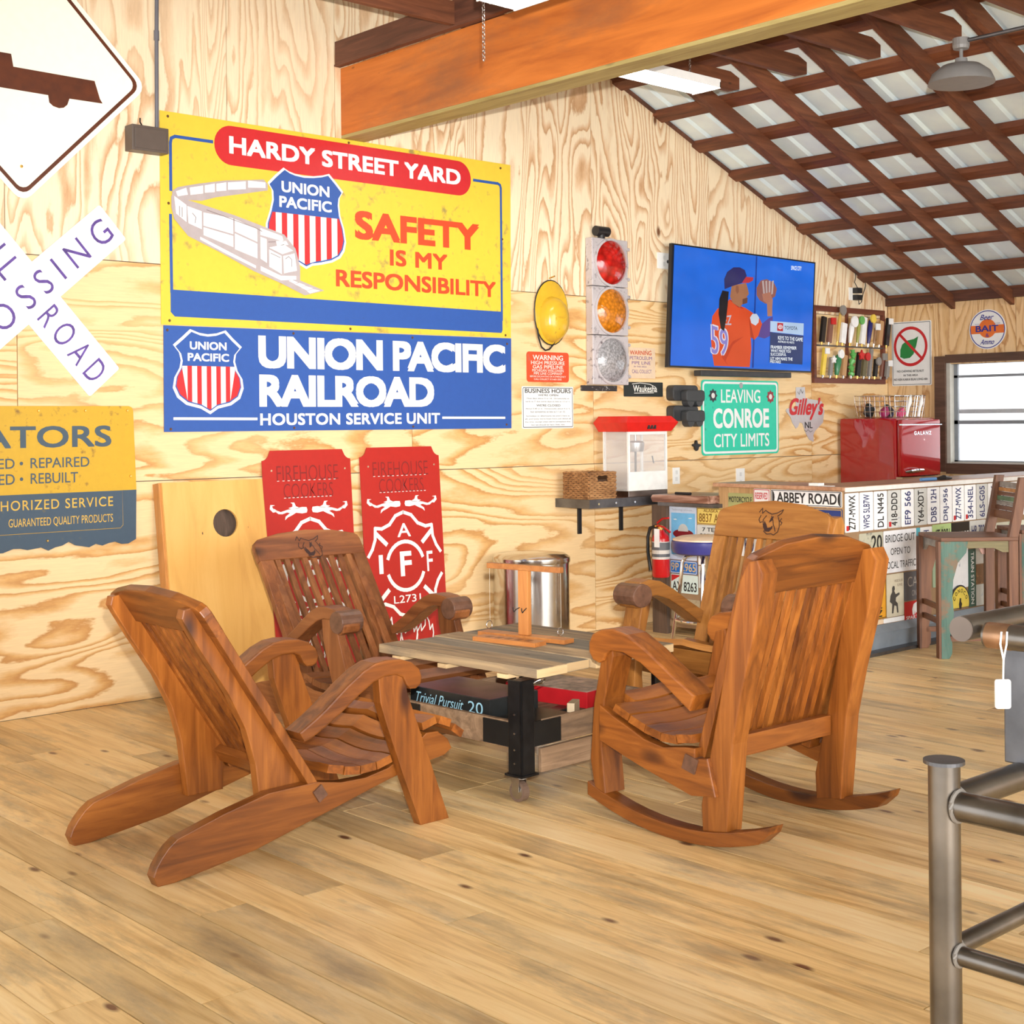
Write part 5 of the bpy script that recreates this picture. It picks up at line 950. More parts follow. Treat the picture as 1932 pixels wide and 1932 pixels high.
def handle(label, x, z, h, c, w_=.045, head=None, headc=None, hr=.035, typ='taper', y=6.555):
    t = thing('beer_tap_handle', label, 'tap handle', (x, y, z), group='beer tap handles on the rack')
    lx = .045 * h / .25   # lean to the right
    m = M_('tap_' + c, HC[c], .3)
    f = lambda k: (x + lx * k, y, z + .025 + (h - .025) * k)
    if typ == 'taper': obj('grip', MB().tube([f(0), f(.05), f(.3), f(.6), f(.9), f(1)], [w_ * .2, w_ * .28, w_ * .38, w_ * .48, w_ * .42, w_ * .15], 10), m, t, smooth=True)
    elif typ == 'wavy': obj('grip', MB().tube([Vector(f(k / 12)) + Vector((.010 * math.sin(k * .9), 0, 0)) for k in range(13)], [w_ * (.34 + .14 * math.sin(k * 2.1)) for k in range(13)], 10), m, t, smooth=True)
    else:
        d = Vector((lx, 0, h)).normalized(); r_ = Vector((d.z, 0, -d.x)); c0 = Vector((x, y - .012, z + .022))
        obj('grip', MB().prism([(-w_ / 2, 0), (w_ / 2, 0), (w_ / 2, h - .02), (-w_ / 2, h - .02)], lambda a, b_: c0 + r_ * a + d * b_, (0, .024, 0), .003), m, t)
    obj('ferrule', MB().tube([(x - .004, y, z), f(0.02)], [.008, .011], 8), BRASS if c in ('black', 'gold', 'green', 'white') else CHROME, t)
    if head:
        mh = M_('tap_' + headc, HC[headc], .3); c_ = Vector(f(1.0 if typ != 'slab' else .88)) + Vector((0, -.016, 0))
        if head == 'disc': obj('badge', MB().cyl(c_, c_ + Vector((0, -.014, 0)), hr, seg=20), mh, t)
        elif head == 'star': obj('badge', MB().prism([(c_.x + hr * (1 if i % 2 else .55) * math.sin(i * PI / 5), c_.z - hr * (1 if i % 2 else .55) * math.cos(i * PI / 5)) for i in range(10)], PL(c_.y - .012), (0, .014, 0)), mh, t)
        else: obj('badge', MB().box(c_.x - hr, c_.y - .014, c_.z - hr * .9, c_.x + hr, c_.y, c_.z + hr * .9, .003), mh, t)
    return t
ROW1 = [('black handle with gold ferrule, first of the upper rack row', 9.28, .225, 'black', .05, None, None, .03, 'slab'), ('rusty brown flat handle with red square badge on the upper rack row', 9.375, .215, 'rust', .05, 'box', 'red', .030, 'slab'), ('tall thin gold handle with round silver head, upper rack row', 9.49, .285, 'gold', .03, 'disc', 'grey', .040, 'taper'), ('short plain white slab handle on the upper rack row', 9.56, .185, 'white', .062, None, None, .03, 'slab'), ('white handle with big round white badge on the upper rack row', 9.665, .20, 'white', .05, 'disc', 'white', .046, 'taper'), ('thin striped handle with black and lime target badge, upper row', 9.765, .215, 'multi', .035, 'disc', 'lime', .034, 'taper'), ('white slab handle with script print in the upper rack row', 9.835, .245, 'white', .060, None, None, .03, 'slab'), ('navy blue handle with yellow and silver oval badge, upper row', 9.925, .235, 'navy', .045, 'disc', 'yellow', .036, 'taper'), ('thin brown handle with white square tag on the upper rack row', 10.005, .17, 'brown', .026, 'box', 'white', .030, 'taper'), ('tan carved wooden handle near the upper rack corner', 10.085, .225, 'tan', .052, None, None, .03, 'slab'), ('black and white beer can shaped handle at the upper rack corner', 10.19, .25, 'black', .05, 'box', 'white', .028, 'slab')]
ROW2 = [('yellow and white pencil-like handle, first of the lower rack row', 9.285, .24, 'yellow', .042, 'box', 'white', .026, 'slab'), ('grey handle with white shell-like top on the lower rack row', 9.385, .165, 'grey', .036, 'star', 'white', .034, 'slab'), ('dark green bulb handle with white round top, lower rack row', 9.475, .195, 'green', .060, 'disc', 'white', .036, 'taper'), ('plain tan wooden handle on the lower rack row', 9.565, .19, 'tan', .055, None, None, .03, 'slab'), ('bright green wavy bottle shaped handle on the lower rack row', 9.67, .235, 'lime', .062, None, None, .03, 'wavy'), ('black handle with red star top on the lower rack row', 9.765, .215, 'black', .05, 'star', 'red', .045, 'slab'), ('camouflage handle with red ball top on the lower rack row', 9.85, .205, 'camo', .050, 'disc', 'red', .034, 'slab'), ('tall charcoal handle behind the camouflage one, lower row', 9.93, .25, 'grey', .034, None, None, .03, 'slab'), ('black handle with round grey badge on the lower rack row', 10.015, .165, 'black', .040, 'disc', 'grey', .034, 'slab'), ('thin rust handle with grey square badge, lower rack row', 10.10, .21, 'rust', .020, 'box', 'grey', .032, 'slab'), ('short grey box handle with white and red badge, lower rack corner', 10.19, .15, 'grey', .044, 'box', 'white', .028, 'slab')]
for l, x, h, c, w_, hd, hc_, hr, ty in ROW1: handle(l, x, 1.992, h, c, w_, hd, hc_, hr, ty)
for l, x, h, c, w_, hd, hc_, hr, ty in ROW2: handle(l, x, 1.730, h, c, w_, hd, hc_, hr, ty)
# ------------------------------------------------------------------ back wall signs
def backsign(name, label, poly, c):
    t = thing(name, label, 'sign', (XB, c[0], c[1])); obj('plate', MB().prism(poly, PX(XB - .006), (.004, 0, 0)), WHITE, t); return t
t = backsign('betelnut_sign', 'white prohibition sign with green leaf crossed out in red', rrect(6.186, 1.676, 6.556, 2.208, .01), (6.37, 1.68))
g = 6.186; f = lambda a, b: (6.556 - a, 1.676 + b)      # a to the right as seen from the room
mb = MB(); ringflat(mb, rrect(6.194, 1.684, 6.548, 2.200, .008), rrect(6.198, 1.688, 6.544, 2.196, .006), PX(XB - .0072)); obj('border_line', mb, BLACK, t)
cc = f(.178, .325); mb = MB(); n = 40
lf = [f(a, b) for a, b in [(.08, .24), (.115, .225), (.17, .23), (.205, .26), (.232, .33), (.25, .405), (.21, .385), (.15, .375), (.10, .345), (.082, .30)]]
obj('green_leaf', MB().flat(lf, PX(XB - .0074)), M_('leaf_green', (0.02, 0.22, 0.05)), t)
ringflat(mb, circ(cc[0], cc[1], .158, n, .165), circ(cc[0], cc[1], .135, n, .140), PX(XB - .0080)); stroke(mb, [f(.075, .43), f(.29, .215)], .022, PX(XB - .0082)); obj('red_ring', mb, RED, t)
Pm = lambda a, b: Vector((XB - .0074, 6.556 - a, 1.676 + b))
obj('lettering', join(text('NO CHEWING BETELNUT', (.05, .112, .30, .130), Pm, bold=.01), text('IN THIS AREA', (.11, .078, .245, .095), Pm, bold=.01), text('NO KEN KAIKAI BUAI LONG HIA', (.02, .043, .335, .062), Pm, bold=.01)), M_('black_ink', (0.02, 0.02, 0.02)), t)
t = backsign('bait_sign', 'round white Beer BAIT Ammo sign with orange band', circ(5.688, 2.105, .158, 36), (5.688, 1.95))
mb = MB(); ringflat(mb, circ(5.688, 2.105, .150, 36), circ(5.688, 2.105, .143, 36), PX(XB - .0074)); obj('blue_ring', mb, M_('ink_blue', (0.03, 0.03, 0.25)), t)
obj('orange_band', MB().flat(circ(5.688, 2.112, .075, 28), PX(XB - .0074)).flat([(5.546, 2.072), (5.83, 2.072), (5.832, 2.138), (5.546, 2.138)], PX(XB - .0076)), M_('orange_print', (0.72, 0.16, 0.02)), t)
Pb = lambda a, b: Vector((XB - .0086, 5.688 - a, 2.105 + b))
obj('lettering', join(text('Beer', (-.055, .075, .055, .118), Pb, skew=.15, bold=.01), text('BAIT', (-.10, -.018, .095, .032), Pb, bold=.025), text('Ammo', (-.055, -.12, .06, -.078), Pb, skew=.15, bold=.01), text('FROM', (-.105, .04, -.07, .048), Pb), text('POWDER', (.06, .04, .11, .048), Pb), text('&', (-.015, -.062, .015, -.032), Pb)), M_('ink_blue', (0.03, 0.03, 0.25)), t)

# ------------------------------------------------------------------ shelf, basket, popcorn machine
t = thing('wall_shelf', 'dark steel framed wall shelf carrying basket and popcorn machine', 'shelf', (6.76, 6.45, .84))
obj('steel_edge', MB().box(6.38, 6.285, .848, 7.16, 6.292, .905).box(6.38, 6.292, .848, 6.387, 6.598, .905).box(7.153, 6.292, .848, 7.16, 6.598, .905), BARE, t)
obj('shelf_board', MB().box(6.387, 6.292, .868, 7.153, 6.598, .904), SLABW, t)
for x in (6.58, 6.98): obj('bracket', MB().box(x, 6.585, .66, x + .03, 6.598, .868).box(x, 6.31, .852, x + .03, 6.585, .866), BLACK, t)
mb = MB()
for x in (6.46, 6.62, 6.80, 7.06): mb.cyl((x, 6.2845, .875), (x, 6.279, .875), .008, seg=8)
obj('bolt', mb, CHROME, t)
t = thing('wicker_basket', 'brown wicker basket with cut handles on the wall shelf', 'basket', (6.51, 6.42, .905))
mb = MB()
x0, x1, y0, y1 = 6.392, 6.635, 6.30, 6.53
for k in range(14):
    z = .911 + k * .0125; j = .003 * (k % 2)
    seg_ = [(x0 - j, y0 - j), (x1 + j, y0 - j), (x1 + j, y1), (x0 - j, y1)]
    for (ax, ay), (bx, by) in zip(seg_, seg_[1:] + seg_[:1]):
        nn = 10; pts = [(ax + (bx - ax) * i / nn, ay + (by - ay) * i / nn, z + .002 * (-1) ** (i + k)) for i in range(nn + 1)]
        if k in (9, 10, 11) and ay == by == y0 - j: mb.tube(pts[:4], .0068, 6); mb.tube(pts[7:], .0068, 6)
        else: mb.tube(pts, .0068, 6)
obj('woven_wall', mb, WICK, t, smooth=True); obj('basket_floor', MB().box(x0, y0, .905, x1, y1, .912), WICK, t); 
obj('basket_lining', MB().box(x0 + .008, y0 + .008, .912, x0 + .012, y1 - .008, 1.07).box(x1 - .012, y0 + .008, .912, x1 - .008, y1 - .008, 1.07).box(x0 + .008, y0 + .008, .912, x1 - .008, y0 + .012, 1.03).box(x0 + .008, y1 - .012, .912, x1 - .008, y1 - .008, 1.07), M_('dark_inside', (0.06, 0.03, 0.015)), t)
t = thing('popcorn_machine', 'red topped glass popcorn machine standing on the wall shelf', 'popcorn machine', (6.95, 6.42, .905))
x0, x1, y0, y1 = 6.76, 7.145, 6.30, 6.53
obj('base', MB().box(x0, y0, .905, x1, y1, .945, .003), STEEL, t)
for a in (x0, x1 - .018):
    for b_ in (y0, y1 - .012): obj('corner_post', MB().box(a, b_, .945, a + .018, b_ + .012, 1.335), M_('white_metal', (0.8, 0.79, 0.75), .3), t)
obj('front_panel', MB().box(x0 + .018, y0, .945, x1 - .018, y0 + .006, 1.07, .001), M_('white_metal', (0.8, 0.79, 0.75), .3), t)
obj('top_strip', MB().box(x0 + .018, y0, 1.315, x1 - .018, y0 + .006, 1.335), M_('white_metal', (0.8, 0.79, 0.75), .3), t)
obj('glass', MB().box(x0 + .018, y0 + .002, 1.07, x1 - .018, y0 + .004, 1.315).box(x0 + .002, y0 + .012, .945, x0 + .004, y1 - .012, 1.335).box(x1 - .004, y0 + .012, .945, x1 - .002, y1 - .012, 1.335).box(x0 + .018, y1 - .004, .945, x1 - .018, y1 - .002, 1.335), PANE, t)
kt = obj('kettle', MB().lathe([(.001, 0), (.055, 0), (.06, .03), (.06, .06), (.05, .07), (.001, .075)], (6.96, 6.42, 1.20), 20).cyl((6.96, 6.42, 1.27), (6.96, 6.42, 1.335), .008), STEEL, t, smooth=True)
obj('kettle_arm', MB().box(6.955, 6.415, .95, 6.965, 6.425, 1.20).tube([(7.06, 6.36, 1.17), (7.065, 6.35, 1.12)], .005, 6), BLACK, t)
b = bmesh.new(); hw = [(x0 - .02, y0 - .02, x1 + .02, y1 + .02, 1.335), (x0 - .06, y0 - .045, x1 + .065, y1 + .03, 1.395), (x0 - .02, y0 - .02, x1 + .02, y1 + .02, 1.437)]
rg = [[b.verts.new(p) for p in ((h[0], h[1], h[4]), (h[2], h[1], h[4]), (h[2], h[3], h[4]), (h[0], h[3], h[4]))] for h in hw]
for A_, B_ in zip(rg, rg[1:]):
    for j in range(4): b.faces.new((A_[j], A_[(j + 1) % 4], B_[(j + 1) % 4], B_[j]))
b.faces.new(rg[0][::-1]); b.faces.new(rg[-1]); obj('red_canopy', b, POPR, t)
for k in range(3): obj('switch', MB().box(6.915 + k * .03, 6.262, 1.352, 6.935 + k * .03, 6.275, 1.378, .002), BLACK, t)
# trash can
t = thing('trash_can', 'stainless step trash can with domed lid against the wall', 'trash can', (5.93, 6.35, 0))
obj('can_body', MB().lathe([(.235, .03), (.235, 0.54)], (5.93, 6.35, 0), 36), INOX, t, smooth=True); obj('base_ring', MB().lathe([(.0, 0), (.235, 0), (.239, .01), (.239, .03), (.0, .03)], (5.93, 6.35, 0), 36), BLACK, t)
obj('lid', MB().lathe([(.239, 0.54), (.242, .55), (.241, .572), (.21, .592), (.10, .603), (.001, .607)], (5.93, 6.35, 0), 36), INOX, t, smooth=True)
obj('pedal', MB().box(5.74, 6.10, .008, 5.82, 6.14, .02, .002), STEEL, t)

# ------------------------------------------------------------------ bar
t = thing('bar_counter', 'bar counter with wooden top, its front and end covered in plates', 'bar', (8.2, 5.1, 0))
YF, XE = 4.79, 7.0
obj('counter_front', MB().box(XE + .0125, YF + .012, .16, 10.1, 5.1, .985), M_('bar_carcass', (0.32, 0.20, 0.11)), t)
obj('counter_end', MB().box(XE + .012, YF + .02, .05, XE + .10, 5.75, .985), wood('bar_end_board', 'Z', (0.35, 0.2, 0.08), (0.5, 0.3, 0.13), (0.6, 0.4, 0.2)), t)
obj('counter_top', MB().box(6.94, 4.765, .985, 10.1, 5.12, 1.008, .003).box(6.94, 5.12, .985, 7.35, 5.74, 1.008, .003), COUNTW, t)
obj('top_edge_trim', MB().box(6.96, 4.757, .978, 10.1, 4.765, 1.004), M_('white_metal', (0.8, 0.79, 0.75), .3), t)
obj('base_trim', MB().prism([(4.79, .16), (4.745, .12), (4.79, .12)], PX(XE - .01), (3.1, 0, 0)).box(XE, 4.775, .02, 10.1, 4.80, .12), M_('grey_galvanised_base', (0.20, 0.23, 0.26), .35), t)
obj('foot_board', MB().box(XE - .02, 4.70, 0, 10.1, 4.80, .02), BARE, t)
t2 = thing('side_counter', 'lower side counter joined to the bar end, dark slab top', 'counter', (7.0, 6.0, 0))
obj('cabinet', MB().box(XE + .012, 5.76, .05, 7.30, 6.30, .84), M_('bar_carcass', (0.32, 0.20, 0.11)), t2)
obj('corner_post', MB().box(XE - .02, 6.17, 0, XE + .02, 6.295, .85), POSTW, t2)
obj('slab_top', MB().prism([(5.745, .875), (5.745, .925), (6.22, .92), (6.235, .90), (6.22, .872)], PX(6.90), (.42, 0, 0), .006), SLABW, t2)
obj('steel_strip', MB().box(6.92, 5.72, .848, 7.28, 6.19, .872), BARE, t2)
t = thing('marker_pen', 'black marker pen lying on the dark slab counter', 'pen', (6.93, 5.98, .93)); obj('pen_body', MB().cyl((6.95, 6.06, .932), (6.95, 5.93, .932), .009, seg=10), BLACK, t)
t = thing('marker_pen', 'black and blue marker pens on the bar top by the fridge', 'pen', (8.1, 4.85, 1.01)); obj('pen_body', MB().cyl((7.9, 4.84, 1.018), (8.06, 4.83, 1.018), .01, seg=10), M_('pen_blue', (0.1, 0.25, 0.5)), t); obj('brush_part', MB().tube([(8.06, 4.83, 1.018), (8.16, 4.83, 1.022), (8.25, 4.83, 1.016)], [.006, .018, .006], 8), BLACK, t)
t = thing('paper_slip', 'white folded paper slip at the front corner of the bar top', 'paper', (6.99, 4.92, 1.009)); obj('slip', MB().box(6.96, 4.95, 1.009, 7.02, 5.02, 1.026, .002).box(6.96, 4.86, 1.009, 7.0, 4.95, 1.012), PWHITE, t)
# licence plates and signs on the bar: every one a thing; f(a,b) front plane, e(y,b) end plane
pcount = 0
def barplate(side, a0, b0, a1, b1, bg, txt, tc, label, cat='licence plate', rot=0, name='licence_plate', group=None, extra=None, border=None, tb=.012, tr=None):
    Pf = (lambda k: (lambda a, b: Vector((a, YF + .006 - k, b)))) if side == 'f' else (lambda k: (lambda a, b: Vector((XE + .006 - k, -a, b))))
    if side == 'e': a0, a1 = -a0, -a1       # a runs right: from high y to low y
    loc = Pf(0)((a0 + a1) / 2, b0); t = thing(name, label, cat, tuple(loc), 0, group)
    n_ = (0, .004, 0) if side == 'f' else (.004, 0, 0)
    obj('plate', MB().prism(rrect(a0 + .001, b0 + .001, a1 - .001, b1 - .001, .006, 2), Pf(.0), n_), bg, t)
    d = min(a1 - a0, b1 - b0)
    if border:
        mb = MB(); ringflat(mb, rrect(a0 + .004, b0 + .004, a1 - .004, b1 - .004, .005, 2), rrect(a0 + .008, b0 + .008, a1 - .008, b1 - .008, .004, 2), Pf(.0012)); obj('border_line', mb, border, t)
    L_ = []
    if txt:
        for (s_, (u0, v0, u1, v1)) in (txt if isinstance(txt, list) else [(txt, tr or ((.2, .08, .8, .92) if rot else (.08, .2, .92, .8)))]):
            L_.append(text(s_, (a0 + u0 * (a1 - a0), b0 + v0 * (b1 - b0), a0 + u1 * (a1 - a0), b0 + v1 * (b1 - b0)), Pf(.0014), rot=rot, bold=tb))
        obj('lettering', join(*L_), tc, t)
    if extra: extra(t, Pf, a0, b0, a1, b1)
    return t
INK = M_('black_ink', (0.02, 0.02, 0.02)); INKB = M_('plate_navy', (0.04, 0.05, 0.16)); PW = worn('plate_white', (0.90, 0.90, 0.89), (0.4, 0.42, 0.45), amount=.40, scale=10); PG = worn('plate_grey_white', (0.62, 0.62, 0.58), (0.25, 0.3, 0.4), amount=.36, scale=12)
def stick(t, Pf, a0, b0, a1, b1): obj('sticker', MB().flat([(a0 + .01, b0 + .01), (a0 + .035, b0 + .01), (a0 + .035, b0 + .04), (a0 + .01, b0 + .04)], Pf(.0014)), RED, t)
top = ['Z77-MWX', 'WPG 5LB7W', 'DL N445', '418-DDD', 'EF9 566', 'Y64-XDT', 'DBS 12H', 'DRJ-956', 'Z77-MWX', '354-NEL', '6LS-G05', 'NJ2 566', '8BT-114', 'K42-JRR', '902-FHC']
words = ['first', 'second', 'third', 'fourth', 'fifth', 'sixth', 'seventh', 'eighth', 'ninth', 'tenth', 'eleventh', 'twelfth', 'thirteenth', 'fourteenth', 'fifteenth']
for k, s_ in enumerate(top):
    a = 7.008 + k * .1495
    barplate('f', a, .735, a + .142, .968, PG if k in (3, 5, 10) else PW, s_, INK if k in (0, 2, 3, 5) else INKB, 'upright licence plate %s, %s from the bar corner in the top row' % (s_, words[k]), rot=90, tr=(.25, .06, .72, .94), extra=stick if k in (0, 3, 8, 9) else None, group='licence plates in the top row of the bar front')
barplate('f', 7.15, .60, 7.40, .722, worn('plate_mixed', (0.5, 0.48, 0.36), (0.1, 0.1, 0.1), amount=.33), [('20', (.5, .1, .95, .85))], INK, 'old gold and black plate reading 20 left of the bridge sign', group=None)
barplate('f', 7.15, .468, 7.40, .594, worn('plate_greenish', (0.42, 0.44, 0.36), (0.2, 0.22, 0.18), amount=.36), [('E 041', (.3, .2, .95, .8))], INK, 'small grey green plate left of the bridge sign, lower one')
barplate('f', 7.408, .462, 7.772, .722, M_('pale_sign_grey', (0.84, 0.84, 0.86)), [('BRIDGE OUT', (.05, .72, .95, .90)), ('OPEN TO', (.2, .42, .8, .58)), ('LOCAL TRAFFIC', (.03, .10, .97, .27))], INK, 'white BRIDGE OUT OPEN TO LOCAL TRAFFIC sign on the bar front', 'sign', name='bridge_out_sign', tb=.004)
barplate('f', 7.776, .462, 7.815, .722, M_('teal_strip', (0.10, 0.45, 0.55)), None, None, 'thin blue green plate edge right of the bridge sign')
barplate('f', 7.819, .462, 7.955, .722, PW, '2P BAZH', INKB, 'upright plate 2P BAZH behind the wooden bar stool', rot=90, tr=(.25, .08, .7, .92))
barplate('f', 7.96, .60, 8.185, .73, worn('plate_lime', (0.45, 0.60, 0.25), (0.1, 0.2, 0.05), amount=.36), [('4T 2281', (.1, .2, .9, .75))], INK, 'lime plate just above the wooden bar stool seat')
barplate('f', 8.19, .62, 8.41, .73, BLACK, [('BEWARE', (.06, .1, .94, .45))], WHITE, 'black BEWARE sign above the bar stool seat', 'sign', name='beware_sign')
barplate('f', 8.415, .60, 8.62, .73, PG, [('HR 702', (.1, .25, .9, .75))], INKB, 'grey plate HR 702 next to the BEWARE sign')
barplate('f', 7.305, .193, 7.432, .459, M_('plate_orange', (0.78, 0.36, 0.03)), 'NHV 076', INK, 'orange Oregon licence plate NHV 076 set upright', rot=90, tr=(.18, .05, .62, .95), border=INK)
def guit(t, Pf, a0, b0, a1, b1):
    f = lambda pts: [(a0 + u * (a1 - a0), b0 + v * (b1 - b0)) for u, v in pts]
    obj('musician_silhouette', MB().flat(f([(.30, .68), (.36, .72), (.44, .71), (.46, .64), (.42, .60), (.50, .52), (.72, .55), (.74, .50), (.52, .44), (.50, .36), (.62, .30), (.66, .08), (.58, .08), (.54, .24), (.42, .26), (.36, .08), (.28, .08), (.30, .30), (.16, .36), (.20, .50), (.30, .58)]), Pf(.0014)), M_('silhouette_grey', (0.07, 0.065, 0.06)), t)
barplate('f', 7.437, .193, 7.625, .455, M_('poster_cream', (0.66, 0.60, 0.45)), [('MUSIC IS LIFE', (.45, .80, .92, .86)), ('LIVE', (.62, .70, .9, .76))], M_('poster_brown_ink', (0.3, 0.22, 0.15)), 'cream tin sign with guitar player silhouette', 'sign', name='guitar_player_sign', extra=guit, tb=0)
barplate('f', 7.630, .275, 7.93, .455, M_('slate_print', (0.11, 0.11, 0.12)), [('CASH', (.12, .48, .80, .82)), ('ONLY', (.28, .15, .58, .35))], M_('cash_print', (0.42, 0.38, 0.33)), 'slate grey CASH ONLY sign on the bar front', 'sign', name='cash_only_sign', tb=-.005)
def helmt(t, Pf, a0, b0, a1, b1):
    f = lambda pts: [(a0 + u * (a1 - a0), b0 + v * (b1 - b0)) for u, v in pts]
    obj('crested_helmet_emblem', MB().flat(f([(.34, .25), (.32, .55), (.38, .82), (.52, .93), (.64, .86), (.66, .72), (.60, .70), (.62, .52), (.66, .42), (.60, .40), (.58, .25), (.50, .38), (.46, .25), (.44, .5), (.42, .25)]), Pf(.0014)), WHITE, t)
barplate('f', 7.635, .155, 7.885, .270, RED, [('SPARTANS', (.05, .03, .95, .22))], WHITE, 'red SPARTANS plate with white crested helmet', extra=helmt)
for k, a in enumerate((7.03, 7.17)): barplate('f', a, .193, a + .132, .459, PG, ('RKT 551', 'BD1 442')[k], INK, ('upright plate RKT 551 behind the rocking chair', 'upright plate BD1 442 behind the rocking chair')[k], rot=90, tr=(.25, .06, .72, .94))
barplate('f', 7.16, .16, 7.40, .19, M_('plate_orange_white', (0.8, 0.6, 0.4)), None, None, 'narrow orange and white strip above the base trim', 'sign', name='metal_strip')
barplate('f', 7.40, .16, 7.63, .19, PW, None, None, 'narrow white strip above the base trim', 'sign', name='metal_strip')
barplate('f', 7.96, .33, 8.14, .59, worn('poster_green_pattern', (0.35, 0.45, 0.30), (0.75, 0.72, 0.6), amount=.33), None, None, 'patterned green and cream tin sign behind the teal stool leg', 'sign', name='tin_sign')
barplate('f', 8.145, .30, 8.39, .59, worn('poster_script_white', (0.80, 0.80, 0.80), (0.35, 0.38, 0.42), amount=.35), None, None, 'white tin sign with faint script between the stool legs', 'sign', name='tin_sign')
t = thing('conoco_sign', 'round yellow CONOCO sign with man emblem between stool legs', 'sign', (8.27, YF, .16))
obj('plate', MB().prism([p for p in circ(8.27, .205, .118, 48) if p[1] > .164], lambda a, b: Vector((a, YF - .003, b)), (0, .004, 0)), M_('sign_black_rim', (0.03, 0.03, 0.04)), t)
obj('yellow_disc', MB().flat([p for p in circ(8.27, .205, .108, 48) if p[1] > .166], lambda a, b: Vector((a, YF - .0045, b))), M_('sign_yellow', (0.80, 0.62, 0.10)), t)
mb = bmesh.new(); Lt = []
for i, ch in enumerate('CONOCO'):
    a = math.radians(155 - i * 26); ca, sa = math.cos(a), math.sin(a); c0 = (8.27 + .082 * ca, .205 + .082 * sa)
    Lt.append(text(ch, (-.012, -.013, .012, .013), lambda u, v, c0=c0, a=a: Vector((c0[0] + u * math.sin(a) + v * math.cos(a), YF - .0056, c0[1] - u * math.cos(a) + v * math.sin(a))), bold=.01))
obj('lettering', join(*Lt), INK, t)
obj('man_emblem', MB().flat([(8.255, .168), (8.281, .168), (8.283, .18), (8.29, .20), (8.278, .215), (8.28, .235), (8.262, .24), (8.258, .22), (8.25, .20), (8.256, .17)], lambda a, b: Vector((a, YF - .0056, b))), INK, t)
barplate('f', 8.394, .165, 8.487, .545, M_('station_green', (0.03, 0.10, 0.08)), 'TRAIN STATION', WHITE, 'dark green upright TRAIN STATION sign between stool legs', 'sign', rot=-90, name='train_station_sign', tr=(.3, .05, .72, .95))
barplate('f', 8.49, .44, 8.66, .59, PG, None, None, 'grey white tin picture under the bar stool seat', 'sign', name='tin_sign')
barplate('f', 8.49, .31, 8.66, .435, worn('poster_brown_pattern', (0.20, 0.11, 0.06), (0.65, 0.35, 0.15), amount=.31), None, None, 'dark brown tin picture of riders beside the station sign', 'sign', name='tin_sign')
barplate('f', 8.49, .165, 8.66, .305, worn('poster_pale_pattern', (0.60, 0.62, 0.58), (0.3, 0.38, 0.48), amount=.33), None, None, 'pale blue and cream tin picture low on the bar front', 'sign', name='tin_sign')
barplate('f', 8.88, .20, 9.2, .50, worn('poster_red_pattern', (0.62, 0.42, 0.28), (0.40, 0.07, 0.03), amount=.33), None, None, 'tan and red tin poster at the right edge beside the stool', 'sign', name='tin_sign')
barplate('f', 8.68, .51, 9.2, .70, worn('poster_mint_pattern', (0.70, 0.72, 0.60), (0.3, 0.5, 0.2), amount=.33), None, None, 'pale mint tin sign above the tan poster, right edge', 'sign', name='tin_sign')
# end of the bar
def oval(t, Pf, a0, b0, a1, b1):
    for s_ in (0, 1): obj('end_mark', MB().flat([(a0 + .012 + .018 * max(0, math.cos(q)), (b0 + b1) / 2 + .04 * math.sin(q)) for q in [-PI / 2 + i * PI / 8 for i in range(9)]] if s_ == 0 else [(a1 - .012 - .018 * max(0, math.cos(q)), (b0 + b1) / 2 + .04 * math.sin(q)) for q in [-PI / 2 + i * PI / 8 for i in range(9)]], Pf(.0014)), INK, t)
barplate('e', 5.335, .882, 4.816, .978, PW, 'ABBEY ROAD', INK, 'long white ABBEY ROAD street sign on the bar end', 'sign', name='street_sign', border=INK, extra=oval, tr=(.09, .17, .93, .84), tb=.02)
barplate('e', 5.468, .86, 5.342, .978, WHITE, [('RESERVED', (.12, .45, .88, .80))], RED, 'small red and white RESERVED sign beside ABBEY ROAD', 'sign', name='reserved_sign', border=RED)
barplate('e', 5.67, .84, 5.473, .946, worn('plate_khaki', (0.36, 0.36, 0.14), (0.2, 0.2, 0.08), amount=.4), [('MOTORCYCLE', (.04, .45, .96, .78))], INK, 'khaki MOTORCYCLE plate at the far left of the bar end')
barplate('e', 5.13, .72, 4.815, .874, M_('plate_deep_blue', (0.02, 0.045, 0.20)), [('CALIFORNIA', (.35, .72, .72, .84)), ('042 DDL', (.1, .18, .92, .62))], M_('plate_gold', (0.65, 0.42, 0.10)), 'dark blue California plate ending DDL under ABBEY ROAD', border=M_('plate_gold', (0.65, 0.42, 0.10)))
barplate('e', 5.47, .70, 5.14, .85, PG, [('TX 4419', (.1, .2, .9, .75))], INKB, 'grey plate TX 4419 hidden partly by the honey rocking chair')
